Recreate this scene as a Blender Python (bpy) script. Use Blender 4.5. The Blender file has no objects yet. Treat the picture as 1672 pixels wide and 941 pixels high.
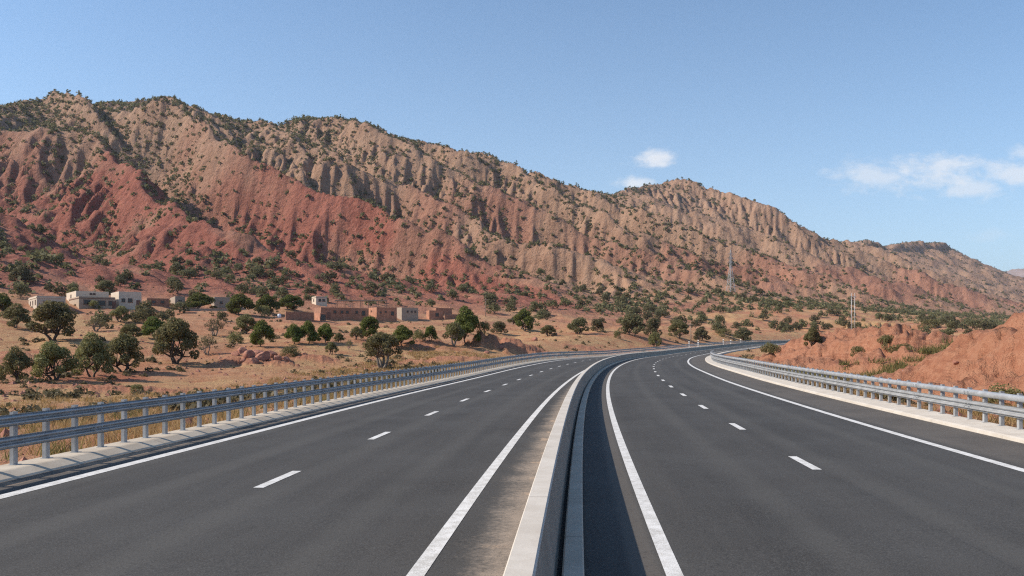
import bpy, math, random
import numpy as np
from mathutils import Vector, Matrix
random.seed(7)
RS = np.random.RandomState(11)
R = math.radians
sc = bpy.context.scene
col = sc.collection

# ------------------------------------------------------------------ camera, sky, sun
CAM_H = 2.4
cd = bpy.data.cameras.new('camera'); cam = bpy.data.objects.new('camera', cd); col.objects.link(cam)
cam.location = (0, 0, CAM_H); cam.rotation_euler = (R(90), 0, 0)
cd.sensor_width = 36; cd.lens = 36 * 1300 / 1672
HZ = 556.0                                   # row of the true horizon in the photograph
cd.shift_y = (HZ - 470.5) / 1672
cd.clip_start = .1; cd.clip_end = 60000
sc.camera = cam
SUN_EL, SUN_AZ = 37.0, -95.0                # azimuth from +Y towards +X
sl = bpy.data.lights.new('sun', 'SUN'); so = bpy.data.objects.new('sun', sl); col.objects.link(so)
sl.energy = 5.0; sl.angle = R(.5); sl.color = (1.0, .90, .78)
sdir = Vector((math.sin(R(SUN_AZ)) * math.cos(R(SUN_EL)), math.cos(R(SUN_AZ)) * math.cos(R(SUN_EL)), math.sin(R(SUN_EL))))
so.rotation_euler = sdir.to_track_quat('Z', 'Y').to_euler()
W = bpy.data.worlds.new('World'); sc.world = W; W.use_nodes = True
wt = W.node_tree; wt.nodes.clear()


class NT:                                    # small node builder
    def __init__(s, t): s.t = t
    def n(s, typ, **kw):
        x = s.t.nodes.new(typ)
        for k, v in kw.items(): setattr(x, k, v)
        return x
    def put(s, sock, v):
        if isinstance(v, bpy.types.NodeSocket): s.t.links.new(v, sock)
        elif v is not None:
            if hasattr(sock.default_value, '__len__') and not hasattr(v, '__len__'): v = [v] * len(sock.default_value)
            elif hasattr(sock.default_value, '__len__') and len(sock.default_value) == 4 and len(v) == 3: v = tuple(v) + (1,)
            sock.default_value = v
    def m(s, op, a, b=None, c=None, clamp=False):
        x = s.n('ShaderNodeMath', operation=op, use_clamp=clamp)
        for i, v in enumerate((a, b, c)):
            if v is not None: s.put(x.inputs[i], v)
        return x.outputs[0]
    def vm(s, op, a, b=None):
        x = s.n('ShaderNodeVectorMath', operation=op); s.put(x.inputs[0], a)
        if b is not None: s.put(x.inputs[1], b)
        return x.outputs['Value'] if op in ('DOT_PRODUCT', 'LENGTH') else x.outputs[0]
    def mix(s, f, a, b, blend='MIX'):
        x = s.n('ShaderNodeMix', data_type='RGBA', blend_type=blend)
        s.put(x.inputs[0], f); s.put(x.inputs[6], a); s.put(x.inputs[7], b)
        return x.outputs[2]
    def noise(s, vec, scale, detail=4, rough=.55, dist=0):
        x = s.n('ShaderNodeTexNoise'); s.put(x.inputs['Vector'], vec)
        x.inputs['Scale'].default_value = scale; x.inputs['Detail'].default_value = detail
        x.inputs['Roughness'].default_value = rough; x.inputs['Distortion'].default_value = dist
        return x.outputs[0]
    def ss(s, v, lo, hi, a=0., b=1.):
        x = s.n('ShaderNodeMapRange', interpolation_type='SMOOTHSTEP'); s.put(x.inputs[0], v)
        x.inputs[1].default_value = lo; x.inputs[2].default_value = hi; x.inputs[3].default_value = a; x.inputs[4].default_value = b
        return x.outputs[0]
    def bump(s, h, strength=.5, dist=.1, normal=None):
        x = s.n('ShaderNodeBump'); s.put(x.inputs['Height'], h); x.inputs['Strength'].default_value = strength
        x.inputs['Distance'].default_value = dist
        if normal is not None: s.put(x.inputs['Normal'], normal)
        return x.outputs[0]


w = NT(wt)
sky = w.n('ShaderNodeTexSky', sky_type='NISHITA', sun_disc=False, sun_elevation=R(SUN_EL), sun_rotation=R(SUN_AZ), altitude=900,
          air_density=1.0, dust_density=1.2, ozone_density=1.7)
tc = w.n('ShaderNodeTexCoord'); sep = w.n('ShaderNodeSeparateXYZ'); wt.links.new(tc.outputs['Generated'], sep.inputs[0])
ya = w.m('MAXIMUM', sep.outputs[1], .02)
gx = w.m('DIVIDE', sep.outputs[0], ya); gz = w.m('DIVIDE', sep.outputs[2], ya)
cv = w.n('ShaderNodeCombineXYZ'); wt.links.new(gx, cv.inputs[0]); wt.links.new(gz, cv.inputs[2])
sc3 = w.vm('MULTIPLY', cv.outputs[0], (1, 1, 1.9))
nz = w.noise(sc3, 22, 7, .6, .25); nz2 = w.noise(sc3, 75, 5, .6)
nz = w.m('ADD', nz, w.m('MULTIPLY', w.m('SUBTRACT', nz2, .5), .25))
total = None
for px, py, rx, ry, amt in ((1070, 258, 52, 19, .75), (1040, 300, 38, 14, .7), (1425, 287, 90, 30, .5), (1535, 284, 105, 38, .66), (1590, 306, 85, 24, .5), (1655, 283, 85, 28, .6),
                            (1690, 245, 62, 16, .4), (1620, 385, 45, 14, .12), (1900, 300, 150, 60, .6), (-350, 330, 160, 50, .5)):
    cx, cz = (px - 836) / 1300, (HZ - py) / 1300
    ex = w.m('DIVIDE', w.m('SUBTRACT', gx, cx), rx / 1300); ez = w.m('DIVIDE', w.m('SUBTRACT', gz, cz), ry / 1300)
    r2 = w.m('ADD', w.m('MULTIPLY', ex, ex), w.m('MULTIPLY', ez, ez))
    fall = w.m('SUBTRACT', 1.0, w.m('SQRT', r2))
    d = w.ss(w.m('ADD', fall, w.m('MULTIPLY', w.m('SUBTRACT', nz, .5), 2.6)), -.05, .95, 0, amt)
    total = d if total is None else w.m('MAXIMUM', total, d)
front = w.ss(sep.outputs[1], .02, .1)
total = w.m('MULTIPLY', total, front)
skyc = w.mix(1.0, sky.outputs[0], (.90, 1.10, 1.20), 'MULTIPLY')
hzf = w.m('MULTIPLY', w.m('POWER', 2.718, w.m('MULTIPLY', w.m('MAXIMUM', gz, 0.0), -4.6)), .82)
skyc = w.mix(hzf, skyc, (4.1, 5.0, 5.8))
cloudc = w.mix(total, skyc, (6.5, 6.5, 6.6))
bg = w.n('ShaderNodeBackground'); wt.links.new(cloudc, bg.inputs[0]); bg.inputs[1].default_value = .13
wo = w.n('ShaderNodeOutputWorld'); wt.links.new(bg.outputs[0], wo.inputs[0])
sc.view_settings.view_transform = 'Standard'; sc.view_settings.look = 'None'
sc.view_settings.exposure = 0.2; sc.view_settings.gamma = 1.0; sc.view_settings.use_curve_mapping = False
sc.render.engine = 'CYCLES'
sc.cycles.use_denoising = False; sc.cycles.filter_width = 1.2; sc.cycles.max_bounces = 5; sc.cycles.diffuse_bounces = 3; sc.cycles.glossy_bounces = 2
sc.cycles.transmission_bounces = 2; sc.cycles.volume_bounces = 0; sc.cycles.transparent_max_bounces = 6
sc.cycles.use_adaptive_sampling = True; sc.cycles.sample_clamp_indirect = 4

# ------------------------------------------------------------------ helpers
def tag(o, label=None, cat=None, group=None, kind=None):
    if label: o['label'] = label
    if cat: o['category'] = cat
    if group: o['group'] = group
    if kind: o['kind'] = kind
    return o

def empty(name, loc, rz=0):
    o = bpy.data.objects.new(name, None); o.location = loc; o.rotation_euler = (0, 0, rz); o.empty_display_size = .3
    col.objects.link(o); return o

def copy_tree(o, parent=None):
    c = o.copy(); col.objects.link(c); c.parent = parent
    for ch in o.children: copy_tree(ch, c)
    return c

class MB:
    """collects shapes, links them as one mesh object"""
    def __init__(s): s.v = []; s.f = []
    def add(s, vs, fs):
        b = len(s.v); s.v += [tuple(p) for p in vs]; s.f += [tuple(i + b for i in f) for f in fs]
    def box(s, c, d, M=None):
        x, y, z = d[0] / 2, d[1] / 2, d[2] / 2
        vs = [Vector((c[0] + a * x, c[1] + b * y, c[2] + e * z)) for e in (-1, 1) for b in (-1, 1) for a in (-1, 1)]
        if M is not None: vs = [M @ p for p in vs]
        s.add(vs, [(0, 2, 3, 1), (4, 5, 7, 6), (0, 1, 5, 4), (2, 6, 7, 3), (0, 4, 6, 2), (1, 3, 7, 5)])
    def tube(s, pts, rad, n=7, cap=True):
        pts = [Vector(p) for p in pts]; rings = []
        for i, p in enumerate(pts):
            t = (pts[min(i + 1, len(pts) - 1)] - pts[max(i - 1, 0)]).normalized()
            a = t.orthogonal().normalized() if i == 0 else (a - t * a.dot(t)).normalized()
            b = t.cross(a); r = rad[i] if hasattr(rad, '__len__') else rad
            rings.append([p + (a * math.cos(q * 2 * math.pi / n) + b * math.sin(q * 2 * math.pi / n)) * r for q in range(n)])
        vs = [p for q in rings for p in q]; fs = []
        for i in range(len(pts) - 1):
            for q in range(n): fs.append((i * n + q, i * n + (q + 1) % n, (i + 1) * n + (q + 1) % n, (i + 1) * n + q))
        if cap: fs += [tuple(range(n))[::-1], tuple(range((len(pts) - 1) * n, len(pts) * n))]
        s.add(vs, fs)
    def mesh(s, name, mat, smooth=False):
        me = bpy.data.meshes.new(name); me.from_pydata(s.v, [], s.f); me.materials.append(mat)
        if smooth: me.polygons.foreach_set('use_smooth', [True] * len(me.polygons))
        me.update(); return me
    def build(s, name, mat, parent=None, smooth=False):
        o = bpy.data.objects.new(name, s.mesh(name, mat, smooth)); col.objects.link(o); o.parent = parent
        return o

def np_mesh(name, V, F, mat, attrs=None, smooth=True, uv=None):
    """V (n,3), F (m,4) or (m,3) arrays"""
    me = bpy.data.meshes.new(name); k = F.shape[1]
    me.vertices.add(len(V)); me.vertices.foreach_set('co', np.ascontiguousarray(V, np.float32).ravel())
    me.loops.add(F.size); me.loops.foreach_set('vertex_index', np.ascontiguousarray(F, np.int32).ravel())
    me.polygons.add(len(F)); me.polygons.foreach_set('loop_start', np.arange(0, F.size, k, dtype=np.int32))
    me.polygons.foreach_set('use_smooth', np.full(len(F), smooth))
    for a, d in (attrs or {}).items():
        at = me.attributes.new(a, 'FLOAT', 'POINT'); at.data.foreach_set('value', np.ascontiguousarray(d, np.float32))
    me.update(calc_edges=True); me.materials.append(mat)
    return me

def np_obj(name, *a, **k):
    o = bpy.data.objects.new(name, np_mesh(name, *a, **k)); col.objects.link(o); return o

def smooth(x, a, b):
    t = np.clip((x - a) / (b - a), 0, 1); return t * t * (3 - 2 * t)

def _hash(ix, iy, seed):
    h = (ix.astype(np.int64) * 374761393 + iy.astype(np.int64) * 668265263 + seed * 1442695041) & 0xffffffff
    h = ((h ^ (h >> 13)) * 1274126177) & 0xffffffff
    h = h ^ (h >> 16)
    return h

def noise2(x, y, seed=0):
    """gradient noise, about -1..1"""
    ix = np.floor(x); iy = np.floor(y); fx = x - ix; fy = y - iy
    ux = fx * fx * fx * (fx * (fx * 6 - 15) + 10); uy = fy * fy * fy * (fy * (fy * 6 - 15) + 10)
    def g(a, b):
        an = (_hash(ix + a, iy + b, seed) & 1023) * (2 * math.pi / 1024)
        return np.cos(an) * (fx - a) + np.sin(an) * (fy - b)
    n0 = g(0, 0) + ux * (g(1, 0) - g(0, 0)); n1 = g(0, 1) + ux * (g(1, 1) - g(0, 1))
    return (n0 + uy * (n1 - n0)) * 1.5

def fbm(x, y, seed=0, oct=4, gain=.5):
    t = 0; a = 1.; 
    for i in range(oct): t = t + a * noise2(x * 2 ** i + 17.3 * i, y * 2 ** i - 9.1 * i, seed + i); a *= gain
    return t

def gully(x, y, seed=0, p=4):
    """narrow cuts: 0 on the flats, -1 along the cuts"""
    return -np.clip(1 - np.abs(noise2(x, y, seed)), 0, 1) ** p

def ridged(x, y, seed=0, oct=3, gain=.5):
    t = 0; a = 1.
    for i in range(oct): t = t + a * (1 - 2 * np.abs(noise2(x * 2 ** i + 7.7 * i, y * 2 ** i + 3.1 * i, seed + i))); a *= gain
    return t

# ------------------------------------------------------------------ the road's course
SS = np.arange(-60, 381, 1.0)
kap = np.interp(SS, [-60, -20, 20, 45, 70, 100, 140, 190, 260, 340], [.001, .00119, .00096, .00141, .0018, .00195, .0023, .00242, .00217, .001])
TH = np.cumsum(kap); TH = TH - TH[60] + .07378
RX = np.cumsum(np.sin(TH)); RY = np.cumsum(np.cos(TH)); RX = RX - RX[60] + .144; RY = RY - RY[60]
_z = np.interp(SS, [-60, -20, 20, 50, 80, 110, 150, 200, 260, 300, 380], [.5, .31, -.02, -.17, -.17, -.2, -.4, .03, 1.27, 1.7, 2.2])
_e = np.interp(SS, [-60, -20, 30, 60, 100, 150, 260, 380], [-.011, -.004, .010, .022, .004, .025, .027, .02])
kern = np.hanning(25); kern /= kern.sum()
RZ = np.convolve(np.pad(_z, 12, 'edge'), kern, 'valid'); RE = np.convolve(np.pad(_e, 12, 'edge'), kern, 'valid')

def rp(s, o, dz=0.):
    """points on the road: distance s along, offset o to the right"""
    s = np.asarray(s, float); th = np.interp(s, SS, TH)
    x = np.interp(s, SS, RX) + o * np.cos(th); y = np.interp(s, SS, RY) - o * np.sin(th)
    return np.stack([x, y, np.interp(s, SS, RZ) + np.interp(s, SS, RE) * o + dz + 0 * s], -1)

GX0, GY0, GX1, GY1, GS = -260, -90, 330, 420, 1.5
_gx = np.arange(GX0, GX1 + .1, GS); _gy = np.arange(GY0, GY1 + .1, GS)
_O = np.empty((len(_gx), len(_gy))); _S = np.empty_like(_O)
for i, x in enumerate(_gx):
    dx = x - RX[None, :]; dy = _gy[:, None] - RY[None, :]
    k = np.argmin(dx * dx + dy * dy, 1)
    ddx = x - RX[k]; ddy = _gy - RY[k]
    _O[i] = ddx * np.cos(TH[k]) - ddy * np.sin(TH[k]); _S[i] = SS[k] + ddx * np.sin(TH[k]) + ddy * np.cos(TH[k])
    far = (np.abs(_S[i] - SS[k]) > 3); _O[i][far] = np.sign(_O[i][far] + 1e-6) * np.hypot(ddx, ddy)[far]

def grid_sample(A, fx, fy):
    fx = np.clip(fx, 0, A.shape[0] - 1.001); fy = np.clip(fy, 0, A.shape[1] - 1.001)
    i = fx.astype(int); j = fy.astype(int); a = fx - i; b = fy - j
    return (A[i, j] * (1 - a) + A[i + 1, j] * a) * (1 - b) + (A[i, j + 1] * (1 - a) + A[i + 1, j + 1] * a) * b

def road_os(X, Y):
    fx = (X - GX0) / GS; fy = (Y - GY0) / GS
    o = grid_sample(_O, fx, fy); s = grid_sample(_S, fx, fy)
    out = (fx < 0) | (fy < 0) | (fx > len(_gx) - 1) | (fy > len(_gy) - 1)
    return np.where(out, np.where(X > .42 * Y, 300., -300.), o), s

# ------------------------------------------------------------------ terrain
def uv(X, Y): return (X + 447) * .716 + (Y - 800) * .698, 885 + .698 * X - .716 * Y
def xy(u, v):
    a, b = u, v - 0.0
    # inverse of uv
    # u = .716X + .698Y - 238.35 ; v = .698X - .716Y + 885
    p = a + 238.348; q = b - 885
    return (.716 * p + .698 * q), (.698 * p - .716 * q)
SIL = [(-260, 205), (-120, 190), (0, 168), (60, 160), (110, 147), (165, 166), (220, 164), (270, 153), (310, 165), (350, 184), (400, 196), (450, 202), (500, 192), (545, 188), (600, 199), (650, 222), (720, 236), (780, 246),
       (830, 266), (900, 290), (985, 318), (1040, 303), (1090, 297), (1140, 295), (1200, 310), (1240, 330), (1280, 351), (1350, 393), (1400, 390), (1440, 402),
       (1480, 394), (1530, 396), (1555, 411), (1600, 452), (1640, 476), (1672, 493), (1720, 525), (1760, 548)]
_su, _sh = [], []
for px, py in SIL:
    d = (px - 836) / 1300; t = 885 / (.716 - .698 * d); u_, v_ = uv(d * t, t)
    _su.append(u_); _sh.append(CAM_H + (HZ - py) / 1300 * t)
_su = np.array(_su); _sh = np.array(_sh); _su2 = np.concatenate([np.arange(-460, 1500, 14.), np.arange(1500, 6200, 40.)])
def Hridge(u): return np.interp(u, _su, _sh)

def plain(u, v, o):
    zl = np.interp(v, [400, 470, 530, 600, 650, 679, 700, 750, 780, 800, 820, 860, 950], [80, 54, 37, 22, 13.5, 9.3, 7.6, 3.7, 1.0, -.7, -1.6, -2.0, -1.8])
    zr = np.interp(v, [400, 530, 600, 650, 700, 750, 813, 850, 880, 900, 1000], [84, 44, 31, 23, 14, 9, 6, 4.2, 3., 2.2, 1.5])
    k = np.maximum(smooth(u, 100, 260) * smooth(v, 900, 800), smooth(o, 12, 42))
    return zl + (zr - zl) * k

PROF_T = [0, .12, .25, .4, .55, .7, .82, .9, 1.0]
PROF_H = [0, .05, .15, .32, .52, .72, .86, .94, 1.0]
CREST = np.array([-560, -440, -320, -205, -85, 44, 165, 281, 405, 540, 800, 1080, 1290, 1500, 1690, 1850, 2010, 2180, 2360, 2540, 2750, 2950, 3200, 3500, 3900, 4400, 5200.])
AMPS = 8 + 10 * np.abs(np.sin(np.arange(len(CREST)) * 2.37))
def mount0(u, v):
    """mountain before erosion"""
    zl = np.interp(u, [100, 260], [37, 44])
    t = np.clip((530 - v) / 530, 0, 1)
    h = Hridge(u)
    z = zl + (h - zl) * np.interp(t, PROF_T, PROF_H)
    cl = smooth(u, 1500, 1900) * (1 - smooth(u, 3000, 3400))          # the banded cliff under the rim far right
    zc = np.interp(v, [0, 30, 45, 120, 135, 300], [0, -4, -42, -70, -84, -110]) - np.interp(v, [0, 300], [0, -110])
    z = z + cl * zc * .65 * (h / 300)
    z = np.where(v < 0, h * np.clip(1 + v / 600., 0, 1), z)
    wu = u + 32 * noise2(u / 140., v / 160., 21) + 15 * noise2(u / 55., v / 60., 22) + 3 * noise2(u / 19., v / 21., 23) - .14 * (v - 250)
    i = np.clip(np.searchsorted(CREST, wu) - 1, 0, len(CREST) - 2)
    f = np.clip((wu - CREST[i]) / (CREST[i + 1] - CREST[i]), 0, 1)
    d = 1 - np.abs(2 * f - 1)                                          # 0 on a crest, 1 in a valley
    A = np.interp(v, [-100, 0, 60, 180, 330, 450, 540, 640], [2, 3, 20, 52, 68, 56, 32, 0]) * np.clip(h / 230., .2, 1.1) * np.interp(u, [150, 350, 600, 1150, 1500, 2000], [1.05, 1.25, 1.55, 1.5, .9, .45])
    mount0.d = d
    k0 = .8 + .45 * (_hash(i, i * 0, 3) & 255) / 255; k1 = .8 + .45 * (_hash(i + 1, i * 0, 3) & 255) / 255
    z = z + A * (.45 - np.sqrt(d * d + .004) ** 1.12) * (k0 + (k1 - k0) * f)
    fade = smooth(v, 640, 540) * smooth(v, -120, 30)
    w2 = u + 32 * noise2(u / 80., v / 85., 24) + 7 * noise2(u / 30., v / 34., 25) - .12 * v
    d2 = np.abs(((w2 / 47.) % 1) * 2 - 1)                              # side spurs
    z = z + fade * np.interp(v, [0, 80, 300, 520, 640], [1, 5, 8, 6, 1]) * (.5 - d2 ** 1.25) * (.4 + .8 * smooth(fbm(u / 150., v / 150., 26, 2), -.5, .6)) 
    z = z + fade * (5.2 * fbm(u / 52., v / 56., 31, 4) + 1.3 * fbm(u / 15., v / 16., 41, 3)) * smooth(v, -10, 60)
    return z, fade

def erode(Z, cell, drops, steps, seed, mask):
    rs = np.random.RandomState(seed); n, m = Z.shape; Z = Z.copy()
    batch = 9000
    for b in range(drops // batch):
        x = rs.rand(batch) * (n - 3) + 1; y = rs.rand(batch) * (m - 3) + 1
        dx = np.zeros(batch); dy = np.zeros(batch); sp = np.ones(batch); wa = np.ones(batch); se = np.zeros(batch)
        for k in range(steps):
            i = x.astype(int); j = y.astype(int); a = x - i; c = y - j
            z00 = Z[i, j]; z10 = Z[i + 1, j]; z01 = Z[i, j + 1]; z11 = Z[i + 1, j + 1]
            gx = (z10 - z00) * (1 - c) + (z11 - z01) * c; gy = (z01 - z00) * (1 - a) + (z11 - z10) * a
            h0 = z00 * (1 - a) * (1 - c) + z10 * a * (1 - c) + z01 * (1 - a) * c + z11 * a * c
            dx = dx * .25 - gx / cell * .75; dy = dy * .25 - gy / cell * .75
            L = np.hypot(dx, dy) + 1e-9; dx /= L; dy /= L
            nx = np.clip(x + dx, 1, n - 2.001); ny = np.clip(y + dy, 1, m - 2.001)
            i2 = nx.astype(int); j2 = ny.astype(int); a2 = nx - i2; c2 = ny - j2
            h1 = Z[i2, j2] * (1 - a2) * (1 - c2) + Z[i2 + 1, j2] * a2 * (1 - c2) + Z[i2, j2 + 1] * (1 - a2) * c2 + Z[i2 + 1, j2 + 1] * a2 * c2
            dh = (h1 - h0) / cell
            cap = np.maximum(-dh, .01) * sp * wa * 5
            over = se - cap
            dep = np.where(dh > 0, np.minimum(se, dh * cell), np.where(over > 0, over * .25, 0))
            ero = np.where((dh <= 0) & (over < 0), np.minimum(-over * .22, -dh * cell * .6), 0)
            q = (dep - ero) * .55; se = se - dep + ero
            for (ii, jj, ww) in ((i, j, (1 - a) * (1 - c)), (i + 1, j, a * (1 - c)), (i, j + 1, (1 - a) * c), (i + 1, j + 1, a * c)):
                np.add.at(Z, (ii, jj), q * ww * mask[ii, jj])
            sp = np.sqrt(np.clip(sp * sp * .9 - dh * 1.5, .05, 9)); wa *= .975
            x, y = nx, ny
    return Z

_raw = (_su.copy(), _sh.copy())
_px = np.linspace(-150, 1740, 250); _dir = (_px - 836) / 1300
_want = np.interp(_px, [a for a, b in SIL], [b for a, b in SIL])
_tt = np.geomspace(350, 3600, 300)
for _k in range(14):                       # settle the ridge heights so that the skyline has the photographed heights
    XX_, TT_ = np.meshgrid(_dir, _tt, indexing='ij'); uu_, vv_ = uv(XX_ * TT_, TT_)
    zz_ = mount0(uu_, vv_)[0]; rows_ = HZ - (zz_ - CAM_H) / TT_ * 1300; rows_[(vv_ > 520)] = 900
    i_ = np.argmin(rows_, 1); got_ = rows_[np.arange(250), i_]; t_ = TT_[np.arange(250), i_]; u0_ = uu_[np.arange(250), i_]
    dz_ = (got_ - _want) / 1300 * t_ * .8; od_ = np.argsort(u0_)
    _sh = _sh + np.interp(_su2, u0_[od_], np.convolve(np.pad(dz_[od_], 2, 'edge'), np.ones(5) / 5, 'valid')) if _k else np.interp(_su2, _su, _sh)
    _su = _su2

_k = smooth(_su, 1750, 1950); _sh = _sh * (1 - _k) + np.interp(_su, *_raw) * _k       # the flat-topped bluff keeps its own outline

def mount1(u, v):
    z, fade = mount0(u, v)
    pl = plain(u, v, u * 0 - 300 + 600 * smooth(u, 600, 800)); k = smooth(v, 500, 620)
    return z * (1 - k) + (pl + 3.0 * fade * fbm(u / 20., v / 26., 55, 3)) * k

def build_mount(u0, u1, v0, v1, cell, drops, steps, seed):
    U, V_ = np.meshgrid(np.arange(u0, u1, cell), np.arange(v0, v1, cell), indexing='ij')
    Z, fade = mount0(U, V_)
    Z = mount1(U, V_)
    dsp = mount0.d
    mask = smooth(V_, 650, 560) * smooth(V_, -90, -10)
    Ze = erode(Z, cell, drops, steps, seed, mask)
    return np.clip(Ze - Z, -14, 5) * .78 * np.clip(.10 + dsp * 2.4, 0, 1)
M1 = (-620., 1720., -160., 700., 2.4); M2 = (1560., 4700., -160., 700., 8.0)
Z1 = build_mount(*M1, 630000, 62, 5); Z2 = build_mount(*M2, 110000, 40, 6)

MOUNDS = [  # X, Y, radius along, radius across, height, rotation, roughness
    (.6, 139, 10, 6.5, 3.2, .3, 1.), (-7.5, 112, 8, 4.5, .9, .5, .8), (-31, 96, 6, 3.5, .7, .2, 1.3), (-27, 104, 7, 4, .6, -.3, 1.),
    (-16, 128, 10, 6, 1.0, .2, .6), (-46, 78, 8, 4, .45, .1, 1.), (-30, 64, 9, 2.5, .3, .1, 1.), (22, 176, 12, 6, 1.4, .4, .8), (-60, 92, 9, 4, .5, .4, 1.), (-12, 84, 7, 3, .35, .2, 1.)]

def height(X, Y, fine=True):
    X = np.asarray(X, float); Y = np.asarray(Y, float)
    u, v = uv(X, Y); o, s = road_os(X, Y); r = np.hypot(X, Y)
    z = plain(u, v, o)
    pf = smooth(np.abs(o), 12, 40)
    z = z + pf * (1.1 * fbm(X / 55., Y / 55., 61, 3) + smooth(v, 840, 720) * (.8 * fbm(u / 24., v / 30., 63, 3) + .9 * gully(u / 30., v / 40., 64, 4)) + .35 * fbm(X / 9., Y / 6., 65, 4) * smooth(fbm(X / 40., Y / 40., 67, 2), -.2, .4))
    sel = (v < 665) & (v > -158) & (u < 4650) & (u > -620) & (r > 60)
    mz = np.zeros_like(z); us, vs = u[sel], v[sel]
    mz[sel] = mount1(us, vs) if sel.any() else 0
    m1 = grid_sample(Z1, (u - M1[0]) / M1[4], (v - M1[2]) / M1[4]); m2 = grid_sample(Z2, (u - M2[0]) / M2[4], (v - M2[2]) / M2[4])
    k2 = smooth(u, 1590, 1690); m = mz + m1 * (1 - k2) + m2 * k2
    km = smooth(v, 660, 600) * (r > 60)
    z = z * (1 - km) + m * km
    z = np.where(v < -155, np.minimum(z, np.maximum(Hridge(u) * np.clip(1 + v / 600., 0, 1), 0)), z)
    z = z * np.where(u > 4600, smooth(u, 5600, 4600), 1)
    rough = smooth(v, 620, 520) * smooth(v, -150, 0)
    zone = 0
    for (mx, my, ra, rb, hh, rot, ro) in MOUNDS:
        c, s_ = math.cos(rot), math.sin(rot); dx = X - mx; dy = Y - my
        q = np.sqrt(((dx * c + dy * s_) / ra) ** 2 + ((-dx * s_ + dy * c) / rb) ** 2) + .42 * fbm(X / 3.6, Y / 3.6, 71, 3)
        b = 1 - smooth(q, .15, 1.0); z = z + hh * b; zone = np.maximum(zone, np.clip(b * 2.2, 0, 1) * ro)
    # the cut banks to the right of the road
    wob = 1.3 * fbm(s / 9., o / 9., 81, 3)
    A = smooth(o + wob, 13.6, 22.5) * smooth(s + wob * 2.2, 61, 46) * (1 - .55 * smooth(o, 34, 60))
    A = A * (4.3 - .8 * smooth(s, 36, 58))
    B = smooth(o + wob, 13.4, 22) * smooth(s + wob * 2, 64, 84) * smooth(s + wob * 3, 134, 108) * (1 - .75 * smooth(o, 26, 40)) * 2.7
    near = (np.abs(o) < 290)
    bank = np.where(near, np.maximum(A, B), 0)
    zr = np.interp(s, SS, RZ) + np.interp(s, SS, RE) * np.clip(o, -11, 11)
    kr = smooth(np.abs(o), 10.7, 30 - 6 * (o > 0))
    base_r = np.where(o > 0, np.minimum(z, zr + .35 + .035 * (np.abs(o) - 10)), z)
    base_r = np.where((o > 0) & (s > 60) & (s < 150), np.minimum(base_r, zr + .3 + .03 * np.abs(o)), base_r)
    fade_r = np.where(near & (o > 0), smooth(o, 45, 110), 1)
    z = np.where(near, base_r * (1 - fade_r) + z * fade_r, z)
    zn = z * kr + (zr - .12) * (1 - kr)
    z = np.where(near, zn, z)
    z = z + bank
    zone = np.maximum(zone, np.clip(bank / 1.2, 0, 1))
    if fine:
        kn = smooth(np.abs(o), 10.9, 14)
        n1 = .5 + 1.6 * gully(s / 2.6 + o * .30, o / 9., 91, 5) + 1.1 * gully(s / 1.2 - o * .1, o / 3.5, 92, 5)
        z = z + np.where(near, zone * (o > 0) * (.5 * n1 + .9 * gully(s / 7. + o * .3, o / 13., 98, 7) + .6 * fbm(s / 5. + o * .22, o / 6., 93, 3)) + zone * .24 * fbm(X / 1.1, Y / 1.1, 94, 4) + zone * .05 * ridged(X / .5, Y / .5, 96, 2), 0) * kn
        z = z + kn * np.where(r < 420, .035 * fbm(X / .9, Y / .9, 95, 3) + .12 * fbm(X / 4.5, Y / 4.5, 97, 2), 0)
        steep = rough * (.35 + .65 * smooth(fbm(u / 70., v / 70., 109, 2), -.35, .45))
        wq = u + 4 * noise2(u / 24., v / 24., 106)
        z = z + steep * (1.7 * gully(wq / 19., v / 90., 102, 5) + .8 * gully(wq / 8., v / 45., 107, 4) + 1.6 * gully(wq / 26. + v / 50., v / 60., 110, 5) + .8 * gully(u / 9., v / 9., 115, 3)) + rough * (1.0 * fbm(u / 8., v / 8., 101, 4) + .3 * fbm(X / 2.5, Y / 2.5, 103, 2))
        zs = z / 11. + 1.6 * noise2(u / 70., v / 70., 108) + .5 * noise2(u / 18., v / 18., 118); fr = zs - np.floor(zs)
        z = z + steep * .28 * (smooth(fr, .45, .95) - fr)                # ledges of harder beds
        kt = smooth(v, 730, 600) * smooth(v, 500, 560)
        z = z + kt * (.5 * fbm(u / 9., v / 9., 105, 3) + 1.0 * gully(u / 16., v / 22., 112, 4))
    z = np.where(np.abs(o) < 10.75, zr - .3, z)
    return z, zone, u, v, o, s

# ring grid: fine where the view goes, coarse elsewhere
af = np.linspace(R(-41), R(41), 1120); ab = np.linspace(R(41), R(319), 70)[1:-1]
ang = np.concatenate([af, ab])
rad = np.concatenate([np.geomspace(1.5, 300, 400)[:-1], np.geomspace(300, 3400, 500)[:-1], np.geomspace(3400, 14000, 30)])
AA, RR = np.meshgrid(ang, rad, indexing='ij')
GXm = RR * np.sin(AA); GYm = RR * np.cos(AA)
Hh, ZN, UU, VV, OO, SSm = height(GXm.ravel(), GYm.ravel())
na, nr = AA.shape
Hh = np.where((RR.ravel() > 5200), Hh * smooth(RR.ravel(), 9000, 5200), Hh)
Vt = np.stack([GXm.ravel(), GYm.ravel(), Hh], -1)
I, J = np.meshgrid(np.arange(na), np.arange(nr - 1), indexing='ij')
I2 = (I + 1) % na
Fq = np.stack([I * nr + J, I * nr + J + 1, I2 * nr + J + 1, I2 * nr + J], -1).reshape(-1, 4)
cap = len(Vt); Vt = np.vstack([Vt, [[0, 0, RZ[60] - .35]]])
wz = 60 * noise2(UU / 120., VV / 120., 111) + 22 * noise2(UU / 30., VV / 30., 113)
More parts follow.
